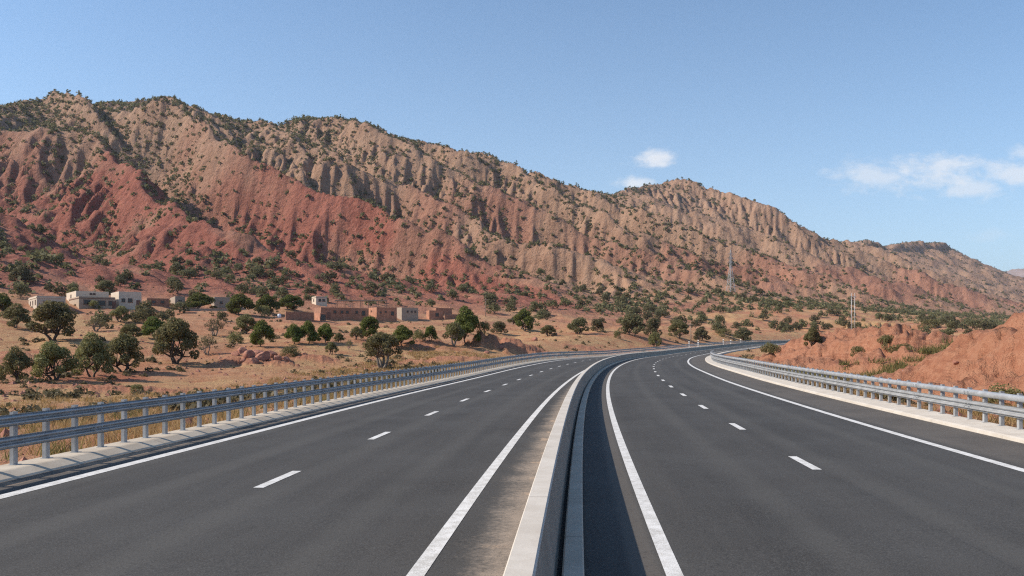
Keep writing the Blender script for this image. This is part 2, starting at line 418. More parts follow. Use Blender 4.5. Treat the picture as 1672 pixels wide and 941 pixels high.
red = smooth(UU + wz * .5 - .14 * (VV - 300), 84, 44) * smooth(VV + wz * 1.6 - .75 * np.clip(UU, -300, 0), 200, 370)
red = red * (1 - .5 * smooth(fbm((UU - .14 * VV) / 34., VV / 110., 121, 3), .02, .5))
band = smooth(UU, 60, 420) * smooth(VV + wz * .7, 395, 440) * smooth(VV + wz * .7, 570, 500) * .5
band2 = smooth(UU, 60, 120) * smooth(VV + wz, 270, 330) * smooth(VV + wz, 420, 380) * smooth(UU, 420, 330) * .5
lump = smooth(fbm(UU / 40., VV / 40., 117, 3), .05, .5) * smooth(VV, 540, 600) * smooth(VV, 730, 680) * .8
red = np.clip(np.maximum.reduce([red * (1 - .75 * smooth(VV, 600, 690)), band, band2, lump * .8]), 0, 1)
grassy = smooth(VV, 545, 640) * (1 - ZN.clip(0, 1)) * smooth(fbm(UU / 36., VV / 30., 119, 4), -.35, .45)
att = lambda a, c=0.: np.concatenate([a, [c]])
HILLV = 560.

def new_mat(name):
    m = bpy.data.materials.new(name); m.use_nodes = True; t = m.node_tree
    n = NT(t); b = t.nodes['Principled BSDF']; return m, n, b
def simple(name, c, rough=.8, metal=0., var=.15, scale=6., bump=.0, bscale=40.):
    m, n, b = new_mat(name); g = n.n('ShaderNodeTexCoord').outputs['Object']
    a = n.noise(g, scale, 5, .6); k = n.ss(a, .3, .7)
    n.put(b.inputs['Base Color'], n.mix(k, tuple(x * (1 - var) for x in c), tuple(min(1, x * (1 + var)) for x in c)))
    b.inputs['Roughness'].default_value = rough; b.inputs['Metallic'].default_value = metal
    if bump: n.put(b.inputs['Normal'], n.bump(n.noise(g, bscale, 4), bump, .02))
    return m

mg, n, b = new_mat('red_earth')
pos = n.n('ShaderNodeNewGeometry').outputs['Position']
A = lambda k: n.n('ShaderNodeAttribute', attribute_name=k).outputs['Fac']
n1 = n.noise(pos, .035, 6, .6); n2 = n.noise(pos, .35, 5, .65); n3 = n.noise(pos, 2.2, 4, .65)
tan = n.mix(n.ss(n1, .32, .68), (.295, .176, .114), (.405, .258, .170))
tan = n.mix(n.ss(n2, .35, .75), tan, (.335, .195, .125))
n5 = n.noise(pos, .45, 5, .75)  # dark specks: dry shrubs, rocks, and rock shadows put into the colour
tan = n.mix(n.ss(n5, .52, .72, 0, .65), tan, (.20, .125, .080)); tan = n.mix(n.ss(n5, .46, .30, 0, .5), tan, (.46, .31, .21))
redc = n.mix(n.ss(n1, .3, .7), (.25, .082, .055), (.34, .125, .085))
redc = n.mix(n.ss(n2, .45, .8), redc, (.40, .17, .115)); redc = n.mix(n.ss(n5, .54, .72, 0, .6), redc, (.17, .062, .042))
c = n.mix(n.m('ADD', A('red'), n.m('MULTIPLY', n.m('SUBTRACT', n2, .5), n.m('MULTIPLY', A('red'), .9)), clamp=True), tan, redc)
soil = n.mix(n.ss(n2, .35, .7), (.37, .165, .085), (.45, .24, .135)); soil = n.mix(n.ss(n.noise(pos, .11, 6, .65), .52, .62, 0, .8), soil, (.36, .135, .08))
straw = n.mix(n.ss(n3, .35, .7), (.41, .24, .115), (.53, .345, .17))
flat = n.mix(n.m('MULTIPLY', A('grassy'), n.ss(n2, .3, .62)), soil, straw)
c = n.mix(A('flatland'), c, flat)
bankc = n.mix(n.ss(n3, .3, .75), (.37, .155, .088), (.47, .232, .138))
bankc = n.mix(n.ss(n.noise(n.vm('MULTIPLY', pos, (.25, .25, 3.0)), 1.2, 4), .48, .72, 0, .5), bankc, (.28, .105, .06))
c = n.mix(A('bank'), c, bankc)
c = n.mix(n.m('MULTIPLY', n.ss(n3, .62, .8), .35), c, (.16, .07, .045))
n.put(b.inputs['Base Color'], c); b.inputs['Roughness'].default_value = .95; b.inputs['Specular IOR Level'].default_value = .15
vor = n.n('ShaderNodeTexVoronoi', feature='F1'); n.put(vor.inputs['Vector'], pos); vor.inputs['Scale'].default_value = .22
hb = n.m('ADD', n.m('MULTIPLY', n.noise(pos, .16, 7, .68), 5.0), n.m('MULTIPLY', vor.outputs['Distance'], .5))
nb = n.bump(n.m('ADD', hb, n.m('MULTIPLY', n.noise(pos, .7, 6, .72), 1.6)), .8, 1.0)
hb2 = n.m('ADD', n.noise(pos, 3.5, 6, .7), n.m('MULTIPLY', n.noise(pos, 14., 3), .3))
nb2 = n.bump(n.m('ADD', hb2, n.m('MULTIPLY', n.m('MULTIPLY', n.noise(pos, 1.1, 6, .7), 2.5), A('bank'))), .9, .22)
mixn = n.n('ShaderNodeMix', data_type='VECTOR'); n.put(mixn.inputs[0], A('flatland')); n.put(mixn.inputs[4], nb); n.put(mixn.inputs[5], nb2)
n.put(b.inputs['Normal'], mixn.outputs[1])

flat_ = smooth(VV + wz * .35, 530, 640) * (1 - .85 * red * (VV < 700))
at_all = {'red': att(red), 'grassy': att(grassy), 'flatland': att(np.maximum(flat_, ZN.clip(0, 1))), 'bank': att(ZN.clip(0, 1))}
fv = VV[np.minimum(Fq, cap - 1)].mean(1)
def sub_mesh(name, F):
    idx = np.unique(F); mp = np.full(len(Vt), -1, np.int64); mp[idx] = np.arange(len(idx))
    return np_obj(name, Vt[idx], mp[F], mg, {k: a[idx] for k, a in at_all.items()})
tag(sub_mesh('hills', Fq[fv < HILLV]), kind='structure')
Gf = Fq[fv >= HILLV]
tag(sub_mesh('ground', Gf), kind='structure')

def hz(x, y): return float(height(np.array([x]), np.array([y]))[0][0])

def ray_hit(px, py, tmin=6., tmax=3000.):
    """where the sight line through a point of the picture meets the ground"""
    d = (px - 836) / 1300; k = (HZ - py) / 1300
    t = np.geomspace(tmin, tmax, 1600); z = height(d * t, t, False)[0]
    below = np.where(z > CAM_H + k * t)[0]
    if len(below) == 0: return None
    i = max(below[0], 1); t0, t1 = t[i - 1], t[i]
    tt = np.linspace(t0, t1, 12); z = height(d * tt, tt)[0]; q = np.where(z > CAM_H + k * tt)[0]
    T = tt[q[0]] if len(q) else t1
    return d * T, T, hz(d * T, T)

# far blue mountains at the right
fx = np.linspace(3000, 15000, 260); fy = np.linspace(0, 1, 40)
FX, FY = np.meshgrid(fx, fy, indexing='ij')
sil = np.interp(FX / 9500 * 1300 + 836, [1400, 1560, 1610, 1640, 1672, 1740, 1850, 2000, 2300, 2900], [530, 490, 455, 447, 442, 450, 430, 455, 440, 500])
top = (HZ - sil) / 1300 * 9500
ZZ = top * np.sin(FY * math.pi / 2) ** 1.1 * (1 - .0 * FY) + (60 + 60 * FY) * ridged(FX / 420., FY * 3.2, 131, 4) * FY * (1 - .75 * FY)
YY = 7900 + FY * 1600
I, J = np.meshgrid(np.arange(259), np.arange(39), indexing='ij')
Ff = np.stack([I * 40 + J, I * 40 + 40 + J, I * 40 + 41 + J, I * 40 + J + 1], -1).reshape(-1, 4)
mfar = simple('far_rock', (.30, .20, .15), .95, 0, .2, .004)
tag(np_obj('distant_mountains', np.stack([FX.ravel(), YY.ravel(), ZZ.ravel() - 5], -1), Ff, mfar), kind='structure')

# ------------------------------------------------------------------ road surface, kerbs, markings
def strip(offs, zs, s0, s1, step=1.0):
    s = np.arange(s0, s1 + .01, step); P = np.stack([rp(s, o, z) for o, z in zip(offs, zs)], 1)
    k = len(offs); I, J = np.meshgrid(np.arange(len(s) - 1), np.arange(k - 1), indexing='ij')
    F = np.stack([I * k + J, I * k + J + 1, (I + 1) * k + J + 1, (I + 1) * k + J], -1).reshape(-1, 4)
    at = {'off': np.tile(np.array(offs, float), len(s)), 'along': np.repeat(s, k)}
    return P.reshape(-1, 3), F, at

ma, n, b = new_mat('asphalt')
pos = n.n('ShaderNodeNewGeometry').outputs['Position']
off = n.n('ShaderNodeAttribute', attribute_name='off').outputs['Fac']; alo = n.n('ShaderNodeAttribute', attribute_name='along').outputs['Fac']
cb = n.n('ShaderNodeCombineXYZ'); n.put(cb.inputs[0], off); n.put(cb.inputs[1], n.m('MULTIPLY', alo, .06)); rs = cb.outputs[0]
cb2 = n.n('ShaderNodeCombineXYZ'); n.put(cb2.inputs[0], off); n.put(cb2.inputs[1], alo); ro = cb2.outputs[0]
lane = n.noise(rs, .9, 4, .6); blot = n.noise(ro, .35, 5, .6); grain = n.noise(pos, 55, 3, .85); grain2 = n.noise(pos, 21, 3, .75)
c = n.mix(n.ss(lane, .35, .68), (.031, .028, .0245), (.052, .047, .041))
c = n.mix(n.ss(blot, .35, .75, 0, .6), c, (.068, .065, .060))
wt_ = n.m('PINGPONG', n.m('ADD', off, .15), .95)
c = n.mix(n.m('MULTIPLY', n.ss(wt_, .55, .9), n.ss(blot, .2, .7, .35, .8)), c, (.070, .065, .057))
crk = n.n('ShaderNodeTexVoronoi', feature='DISTANCE_TO_EDGE'); n.put(crk.inputs['Vector'], n.vm('ADD', n.vm('MULTIPLY', ro, (1, .45, 1)), n.vm('MULTIPLY', n.n('ShaderNodeCombineXYZ').outputs[0], (1, 1, 1)))); crk.inputs['Scale'].default_value = .16
c = n.mix(n.m('MULTIPLY', n.ss(crk.outputs['Distance'], 0, .004, .6, 0), n.ss(n.noise(ro, .08, 3), .5, .62)), c, (.016, .015, .014))
def win(x, a, b_, e): return n.m('MULTIPLY', n.ss(x, a - e, a + e), n.ss(x, b_ - e, b_ + e, 1, 0))
sh = n.m('MULTIPLY', n.m('ADD', win(off, 8.1, 10.2, .25), win(off, -9.9, -9.2, .15)), n.ss(blot, .25, .6, .45, 1))
c = n.mix(n.m('MULTIPLY', sh, .65), c, (.135, .112, .09))
# sand blown against the median wall
du = n.m('ADD', n.m('MULTIPLY', n.m('SUBTRACT', n.noise(ro, .9, 5, .65), .5), 1.0), n.m('ADD', n.m('MULTIPLY', n.m('SUBTRACT', n.noise(ro, 11, 4, .75), .5), .9), n.ss(off, -1.75, -.75, -.12, .72)))
du = n.m('MULTIPLY', n.m('MULTIPLY', n.ss(du, .12, .85), win(off, -1.62, -.55, .12)), 1.0)
c = n.mix(n.m('MULTIPLY', du, .85), c, (.40, .315, .24))
pat = n.ss(n.m('ADD', n.noise(n.vm('MULTIPLY', ro, (1.6, .9, 1)), 1.4, 4, .6), n.m('MULTIPLY', n.ss(off, -1.3, -.8), .1)), .64, .76)
c = n.mix(n.m('MULTIPLY', n.m('MULTIPLY', pat, win(off, -1.3, -.6, .1)), .75), c, (.52, .37, .25))
c = n.mix(n.m('MULTIPLY', win(off, .42, .72, .06), .45), c, (.15, .125, .10))
gut = n.m('MULTIPLY', win(off, -9.86, -9.5, .05), n.ss(n.noise(ro, .7, 4), .38, .6))
c = n.mix(n.m('MULTIPLY', gut, .8), c, (.42, .29, .19))
seam = n.m('MULTIPLY', n.m('ADD', win(off, -5.30, -5.285, .012), win(off, 4.285, 4.30, .012)), n.ss(n.noise(ro, .25, 3), .45, .6))
c = n.mix(n.m('MULTIPLY', seam, .6), c, (.02, .02, .02))
c = n.mix(n.ss(grain, .42, .72, 0, .8), c, (.125, .118, .106)); c = n.mix(n.ss(grain2, .52, .75, 0, .6), c, (.018, .0175, .017))
n.put(b.inputs['Base Color'], c); b.inputs['Roughness'].default_value = .82; b.inputs['Specular IOR Level'].default_value = .3
n.put(b.inputs['Normal'], n.bump(n.m('ADD', grain, n.m('MULTIPLY', grain2, .6)), .35, .012))
P, F, at = strip([-9.9, -9.2, -8.6, -7, -5.3, -3.5, -1.7, -1.1, -.68, -.1, .4, .9, 2.5, 4.2, 6, 7.8, 8.6, 9.4, 9.95], [0] * 19, -58, 378)
F0 = F; tag(np_obj('road', P, F, ma, at), kind='structure')

mp, n, b = new_mat('road_paint')
pos = n.n('ShaderNodeNewGeometry').outputs['Position']
wr = n.m('ADD', n.noise(pos, 60, 4, .75), n.m('MULTIPLY', n.noise(pos, 5, 4), .5))
n.put(b.inputs['Base Color'], n.mix(n.ss(wr, .58, .95), (.78, .76, .72), (.42, .395, .35))); b.inputs['Roughness'].default_value = .7
Vm, Fm, nb_ = [], [], 0
def mark(o, wd, s0, s1, step=1.0, taper=0):
    global nb_
    if s1 - s0 < 3: step = (s1 - s0) / 4
    P, F, _ = strip([o - wd / 2, o + wd / 2], [.005, .005], s0, s1, step)
    Vm.append(P); Fm.append(F + nb_); nb_ += len(P)
mark(-8.90, .26, -58, 378); mark(-1.71, .18, -58, 378); mark(.84, .17, -58, 378); mark(7.82, .21, -58, 378)
for k in range(60):
    s0 = -48.3 + k * 6.75
    mark(-5.27, .17, s0, s0 + 1.75)
    s0 = -47.2 + k * 6.9
    if 4 < s0 < 10: continue
    mark(4.2, .17, s0, s0 + 1.75)
o = np_obj('road_markings', np.vstack(Vm), np.vstack(Fm), mp); tag(o, kind='structure')

mc, n, b = new_mat('concrete')
pos = n.n('ShaderNodeNewGeometry').outputs['Position']; al = n.n('ShaderNodeAttribute', attribute_name='along').outputs['Fac']
a1 = n.noise(pos, 1.1, 6, .65); a2 = n.noise(pos, 9, 5, .7); a3 = n.noise(n.vm('MULTIPLY', pos, (5, 5, .7)), 2.5, 4)
c = n.mix(n.ss(a1, .3, .7), (.45, .375, .285), (.57, .49, .385)); c = n.mix(n.ss(a2, .5, .8, 0, .5), c, (.36, .32, .27))
c = n.mix(n.ss(a3, .55, .75, 0, .3), c, (.40, .28, .2))
jt = n.m('PINGPONG', al, 1.5); c = n.mix(n.ss(jt, 0, .018, .8, 0), c, (.12, .10, .085))
n.put(b.inputs['Base Color'], c); b.inputs['Roughness'].default_value = .85; n.put(b.inputs['Normal'], n.bump(a2, .3, .01))
mw, n, b = new_mat('pale_concrete')
pos = n.n('ShaderNodeNewGeometry').outputs['Position']; al = n.n('ShaderNodeAttribute', attribute_name='along').outputs['Fac']
a1 = n.noise(pos, 1.6, 6, .65); a2 = n.noise(pos, 12, 5, .7)
c = n.mix(n.ss(a1, .3, .7), (.50, .44, .365), (.60, .54, .46)); c = n.mix(n.ss(a2, .52, .8, 0, .5), c, (.46, .37, .29))
jt = n.m('PINGPONG', al, 2.0); c = n.mix(n.ss(jt, 0, .015, .7, 0), c, (.22, .18, .15))
n.put(b.inputs['Base Color'], c); b.inputs['Roughness'].default_value = .85; n.put(b.inputs['Normal'], n.bump(a2, .3, .01))
mdk = simple('groove_dark', (.03, .028, .026), .95)  # near-black, for the groove between wall and base kerb

# kerbs
P, F, at = strip([-9.86, -9.93, -10.18, -10.24, -10.74, -10.78], [-.02, .03, .115, .125, .125, -.35], -58, 378)
tag(np_obj('kerb', P, F, mc, at, smooth=False), kind='structure')
P, F, at = strip([9.90, 9.905, 9.98, 10.85, 10.90], [-.05, .07, .10, .135, -.35], -58, 378)
tag(np_obj('kerb', P, F, mw, at, smooth=False), kind='structure')

# the concrete wall of the median
wall = empty('median_wall', tuple(rp(0, -.5)))
tag(wall, 'long curved concrete wall dividing the two carriageways with pale sunlit cap', 'wall')
def wpart(name, offs, zs, mat):
    P, F, at = strip(offs, zs, -58, 378); P = P - np.array(wall.location)
    o = np_obj(name, P, F, mat, at, smooth=False); o.parent = wall; return o
WH = .75
mcd = mc.copy(); mcd.name = 'dark_concrete'  # darker copy of the concrete, used for the wall body only
for nd in mcd.node_tree.nodes:
    if nd.type == 'MIX' and not nd.inputs[6].is_linked: nd.inputs[6].default_value = (.27, .222, .17, 1); nd.inputs[7].default_value = (.36, .305, .24, 1)
wpart('wall_body', [-.595, -.59, -.58, -.435, -.42, -.335, -.305], [-.05, .05, WH - .05, WH - .05, WH - .06, .06, -.02], mcd)
wpart('wall_cap', [-.607, -.612, -.60, -.415, -.40, -.403], [WH - .05, WH - .015, WH, WH, WH - .015, WH - .05], mw)
wpart('joint_strip', [-.325, -.265], [.012, .012], mdk)
wpart('base_kerb', [-.265, -.263, -.245, -.065, -.05, -.048], [-.03, .10, .115, .115, .10, -.03], mc)

# ------------------------------------------------------------------ guardrails
mgal, n, b = new_mat('galvanised_steel')
pos = n.n('ShaderNodeNewGeometry').outputs['Position']
a1 = n.noise(pos, 3, 5, .6); a2 = n.noise(n.vm('MULTIPLY', pos, (1, 1, 6)), 14, 4)
c = n.mix(n.ss(a1, .3, .7), (.33, .335, .335), (.43, .435, .435)); c = n.mix(n.ss(a2, .58, .8, 0, .3), c, (.34, .33, .315))
n.put(b.inputs['Base Color'], c); b.inputs['Metallic'].default_value = .3; n.put(b.inputs['Roughness'], n.ss(a1, .3, .7, .38, .55))

def wprofile(zc, hh, depth=.075):
    """two-wave beam seen end on: (offset towards the road, height)"""
    q = [(-1, .35), (-.93, .05), (-.80, .0), (-.62, .95), (-.5, 1.), (-.36, .95), (-.16, .1), (0, .0), (.16, .1), (.36, .95), (.5, 1.), (.62, .95), (.80, .0), (.93, .05), (1, .35)]
    return [(d * depth, zc + t * hh / 2) for t, d in q]
def roundprofile(zc, hh, depth=.085):
    return [(depth * math.cos(a), zc + hh / 2 * math.sin(a)) for a in np.linspace(-math.pi / 2, math.pi / 2, 9)]

def guardrail(side, o_post, label, zbase, beams, s0, s1, sp, nparts):
    inw = -side                                     # towards the road
    root = empty('guardrail', tuple(rp(0, o_post, zbase))); tag(root, label, 'guardrail', 'steel guardrails along the road edges')
    L = Vector(root.location)
    for prof in beams:
        pts = [(o_post + inw * (.055 + d), z + zbase) for d, z in prof]
        back = [(o_post + inw * (.055 + d - .012), z + zbase) for d, z in prof][::-1]
        loop = pts + back
        s = np.arange(s0, s1 + .01, 1.0)
        P = np.stack([rp(s, o, z) for o, z in loop], 1) - np.array(L); k = len(loop)
        I, J = np.meshgrid(np.arange(len(s) - 1), np.arange(k), indexing='ij'); J2 = (J + 1) % k
        F = np.stack([I * k + J, I * k + J2, (I + 1) * k + J2, (I + 1) * k + J], -1).reshape(-1, 4)
        o = np_obj('beam', P.reshape(-1, 3), F, mgal, smooth=False); o.parent = root
        mid = sum(z for _, z in prof) / len(prof); dmax = max(d for d, _ in prof)
        zs_ = [z for _, z in prof]
        for q in np.arange(s0 + 1.2, min(s1, 62), 3.6):
            if q < 4: continue
            # lap joint plate of the beam with its bolts
            bm = MB()
            lp = [(o_post + inw * (.055 + d + .004), z + zbase) for d, z in prof]
            A1 = [Vector(rp(q, o2, z2)) - L for o2, z2 in lp]; A2 = [Vector(rp(q + .32, o2, z2)) - L for o2, z2 in lp]
            m_ = len(lp); bm.add(A1 + A2, [(i, i + 1, m_ + i + 1, m_ + i) for i in range(m_ - 1)])
            for dz in (-.32, .32):
                for ds in (.05, .27):
                    z2 = mid + dz * (max(zs_) - min(zs_)) / 2
                    d2 = np.interp(z2, zs_, [d for d, _ in prof])
                    c_ = Vector(rp(q + ds, o_post + inw * (.055 + d2 + .014), z2 + zbase)) - L
                    bm.box(c_, (.035, .035, .03))
            bm.build('joint_plate', mgal, o)
    # posts: folded channel with a sloping top, a bolt head at each beam
    def post_mb():
        p = MB(); htop = max(z for _, z in beams[0]) + .035
        p.box((0, 0, htop / 2 - .03), (.014, .095, htop + .06)); p.box((.045 * side, -.0455, htop / 2 - .03), (.075, .012, htop + .06)); p.box((.045 * side, .0455, htop / 2 - .03), (.075, .012, htop + .06))
        p.box((.02 * side, 0, -.004), (.15, .17, .022))
        for prof in beams:
            mid = sum(z for _, z in prof) / len(prof); p.box((inw * .03, 0, mid), (.055, .075, .12))
        return p
    me = post_mb().mesh('post', mgal)
    S = np.arange(s0 + .5, s1, sp); S = S[np.argsort(np.abs(S - 8))]
    rest_v, rest_f, nb = [], [], 0
    bv = np.array([v.co[:] for v in me.vertices]); bf = [tuple(p.vertices) for p in me.polygons]
    vis = [q for q in S if q > (5 if side < 0 else 9)]
    chosen = set(vis[:nparts])
    for q in S:
        th = float(np.interp(q, SS, TH)); p = Vector(rp(q, o_post, zbase)) - L
        if q in chosen:
            o = bpy.data.objects.new('post', me); col.objects.link(o); o.parent = root; o.location = p; o.rotation_euler = (0, 0, -th)
        else:
            c_, s_ = math.cos(-th), math.sin(-th)
            w_ = bv @ np.array([[c_, s_, 0], [-s_, c_, 0], [0, 0, 1]]) + np.array(p)
            rest_v.append(w_); rest_f += [tuple(i + nb for i in f) for f in bf]; nb += len(bv)
    me2 = bpy.data.meshes.new('posts'); me2.from_pydata([tuple(x) for x in np.vstack(rest_v)], [], rest_f); me2.materials.append(mgal)
    o = bpy.data.objects.new('far_posts', me2); col.objects.link(o); o.parent = root; o['kind'] = 'stuff'

guardrail(-1, -10.5, 'grey double steel guardrail on the low kerb beside the valley with the houses', .125, [wprofile(.84, .215), wprofile(.44, .225)], -50, 330, .88, 100)
guardrail(1, 10.72, 'grey double steel guardrail on the broad white kerb below the red earth bank', .13, [roundprofile(.77, .17), wprofile(.42, .27)], -50, 128, .88, 100)
#--OBJECTS--
# ------------------------------------------------------------------ trees
def leaf_mat(name, c1, c2, c3):
    m, n, b = new_mat(name)
    g = n.n('ShaderNodeNewGeometry'); oi = n.n('ShaderNodeObjectInfo')
    k = g.outputs['Random Per Island']
    c = n.mix(n.ss(k, .1, .9), c1, c2); c = n.mix(n.ss(k, .82, .98), c, c3)
    hsv = n.n('ShaderNodeHueSaturation'); n.put(hsv.inputs['Color'], c)
    n.put(hsv.inputs['Hue'], n.m('ADD', .488, n.m('MULTIPLY', oi.outputs['Random'], .028)))
    n.put(hsv.inputs['Value'], n.m('ADD', .8, n.m('MULTIPLY', oi.outputs['Random'], .4)))
    n.put(b.inputs['Base Color'], hsv.outputs[0]); b.inputs['Roughness'].default_value = .7; b.inputs['Specular IOR Level'].default_value = .2
    tr = n.n('ShaderNodeBsdfTranslucent'); n.put(tr.inputs[0], hsv.outputs[0]); mx = n.n('ShaderNodeMixShader'); mx.inputs[0].default_value = .42
    m.node_tree.links.new(b.outputs[0], mx.inputs[1]); m.node_tree.links.new(tr.outputs[0], mx.inputs[2]); m.node_tree.links.new(mx.outputs[0], m.node_tree.nodes['Material Output'].inputs[0])
    return m
m_olive = leaf_mat('olive_leaves', (.165, .148, .058), (.245, .218, .094), (.31, .28, .145))
m_green = leaf_mat('green_leaves', (.10, .118, .026), (.165, .18, .045), (.22, .23, .07))
m_dark = leaf_mat('dark_leaves', (.125, .114, .052), (.18, .163, .08), (.23, .205, .12))
m_dry = leaf_mat('dry_leaves', (.12, .10, .05), (.19, .16, .085), (.25, .21, .13))
m_bark = simple('bark', (.075, .055, .042), .95, 0, .35, 9)
m_barkp = simple('pale_bark', (.20, .16, .125), .95, 0, .3, 9)

def leaves(rs, centres, radii, count, size, flat=.85):
    """leaf-sized faces spread through the shells of several clumps"""
    w_ = np.array([r ** 2 for r in radii]); w_ = w_ / w_.sum()
    k = rs.choice(len(centres), count, p=w_)
    d = rs.normal(size=(count, 3)); d /= np.linalg.norm(d, axis=1)[:, None]
    rr = np.array(radii)[k] * rs.uniform(.45, 1.08, count) ** .6
    P = np.array(centres)[k] + d * rr[:, None] * np.array([1, 1, flat])
    nrm = d * .8 + rs.normal(size=(count, 3)) * .75 + np.array([0, 0, .25]); nrm /= np.linalg.norm(nrm, axis=1)[:, None]
    t = np.cross(nrm, rs.normal(size=(count, 3))); t /= np.linalg.norm(t, axis=1)[:, None]; q = np.cross(nrm, t)
    sz = size * rs.uniform(.6, 1.5, count)[:, None]; el = rs.uniform(.35, .7, count)[:, None]
    V = np.stack([P - t * sz, P + q * sz * el, P + t * sz, P - q * sz * el], 1).reshape(-1, 3)
    return V, np.arange(count * 4).reshape(-1, 4)

def make_tree(name, seed, mat, H, Wd, nlobe, count, size, trunk=.26, stems=2, low=.3, bark=None, gap=.0, lobe=.30):
    """prototype: an Empty with trunk and crown, H tall and Wd wide"""
    rs = np.random.RandomState(seed); root = empty(name, (0, 0, -500))
    cs, rd = [], []
    for i in range(nlobe):
        a = 2.4 * i + rs.uniform(-.5, .5); f = math.sqrt((i + .5) / nlobe)
        zz = low + (1 - low - .14) * (1 - f ** 2 * rs.uniform(.55, 1.25)) * rs.uniform(.75, 1.0)
        zz = max(zz, low + .02)
        rad_ = Wd * lobe * rs.uniform(.65, 1.15) * (1 - .3 * f)
        cs.append((math.cos(a) * f * Wd * .40, math.sin(a) * f * Wd * .40, zz * H)); rd.append(rad_)
    mx = max(c[2] + r * .85 for c, r in zip(cs, rd)); kz = H / mx
    cs = [(x, y, z * kz) for x, y, z in cs]
    tb = MB()
    if trunk > 0:
        tz = trunk * H; r0 = .030 * H * rs.uniform(.9, 1.3)
        for q in range(stems):
            a = q * 2 * math.pi / stems + rs.uniform(-.6, .6); sp = .06 * Wd * (stems > 1)
            b0 = Vector((math.cos(a) * sp * .5, math.sin(a) * sp * .5, -.15)); top = Vector((math.cos(a) * (sp + .10 * Wd), math.sin(a) * (sp + .10 * Wd), tz * rs.uniform(.9, 1.25)))
            mid = b0.lerp(top, .5) + Vector((rs.uniform(-.04, .04) * Wd, rs.uniform(-.04, .04) * Wd, 0))
            tb.tube([b0, b0.lerp(mid, .25) , mid, top], [r0 * 1.5, r0 * 1.05, r0 * .85, r0 * .65], 8)
            mine = [i for i in range(nlobe) if i % stems == q][:7]
            for i in mine:
                e = Vector(cs[i]); m1 = top.lerp(e, .5) + Vector((rs.uniform(-.05, .05) * Wd, rs.uniform(-.05, .05) * Wd, -.03 * H))
                tb.tube([top - Vector((0, 0, .05)), m1, e], [r0 * .5, r0 * .32, r0 * .12], 6)
        tb.build('trunk', bark or m_bark, root, True)
    V, F = leaves(rs, cs, rd, count, size)
    o = np_obj('crown', V, F, mat, smooth=False); o.parent = root
    return root
PROTO = {}
for i in range(4): PROTO['olive', i] = make_tree('olive_tree', 20 + i, m_olive, 4.2, 4.6, 21, 6500, .11, .16, 2 + i % 2, .17, lobe=.195)
for i in range(3): PROTO['green', i] = make_tree('leafy_tree', 40 + i, m_green, 4.2, 4.0, 18, 6000, .12, .12, 1 + i % 2, .16, lobe=.235)
for i in range(3): PROTO['dark', i] = make_tree('round_tree', 60 + i, m_dark, 4.0, 4.4, 14, 3000, .15, .14, 2, .18, lobe=.25)
for i in range(2): PROTO['sparse', i] = make_tree('sparse_tree', 80 + i, m_dry, 4.0, 4.2, 15, 1100, .11, .3, 3, .36, bark=m_barkp, lobe=.2)
for i in range(3): PROTO['bush', i] = make_tree('bush', 90 + i, m_olive, 2.0, 3.0, 11, 1900, .09, 0, 0, .12, lobe=.27)
for i in range(2): PROTO['pale', i] = make_tree('olive_tree', 100 + i, m_olive, 4.6, 4.6, 20, 4600, .12, .3, 4, .36, bark=m_barkp, lobe=.21)
for i in range(5): PROTO['far', i] = make_tree('round_tree', 110 + i, m_dark, 4.0, 4.6, 8, 600, .27, .1, 1, .16, lobe=.30)
KH = {'olive': 4.2, 'green': 4.2, 'dark': 4.0, 'sparse': 4.0, 'bush': 2.0, 'pale': 4.6, 'far': 4.0}
KW = {'olive': 4.6, 'green': 4.0, 'dark': 4.4, 'sparse': 4.2, 'bush': 3.0, 'pale': 4.6, 'far': 4.6}
_rs = random.Random(5)
TREES = []                                         # X, Y, radius of those already standing
def put_tree(kind, x, y, h, wd, label, group=None, z=None):
    n_ = len([1 for k in PROTO if k[0] == kind]); p = PROTO[kind, _rs.randrange(n_)]
    o = copy_tree(p); o.location = (x, y, (hz(x, y) if z is None else z) - .04); o.rotation_euler = (0, 0, _rs.uniform(0, 6.28))
    o.scale = (wd / KW[kind], wd / KW[kind] * _rs.uniform(.9, 1.1), h / KH[kind])
    tag(o, label, 'bush' if kind == 'bush' else 'tree', group or ('bushes on the valley floor' if kind == 'bush' else 'trees on the valley floor'))
    TREES.append((x, y, wd / 2)); return o

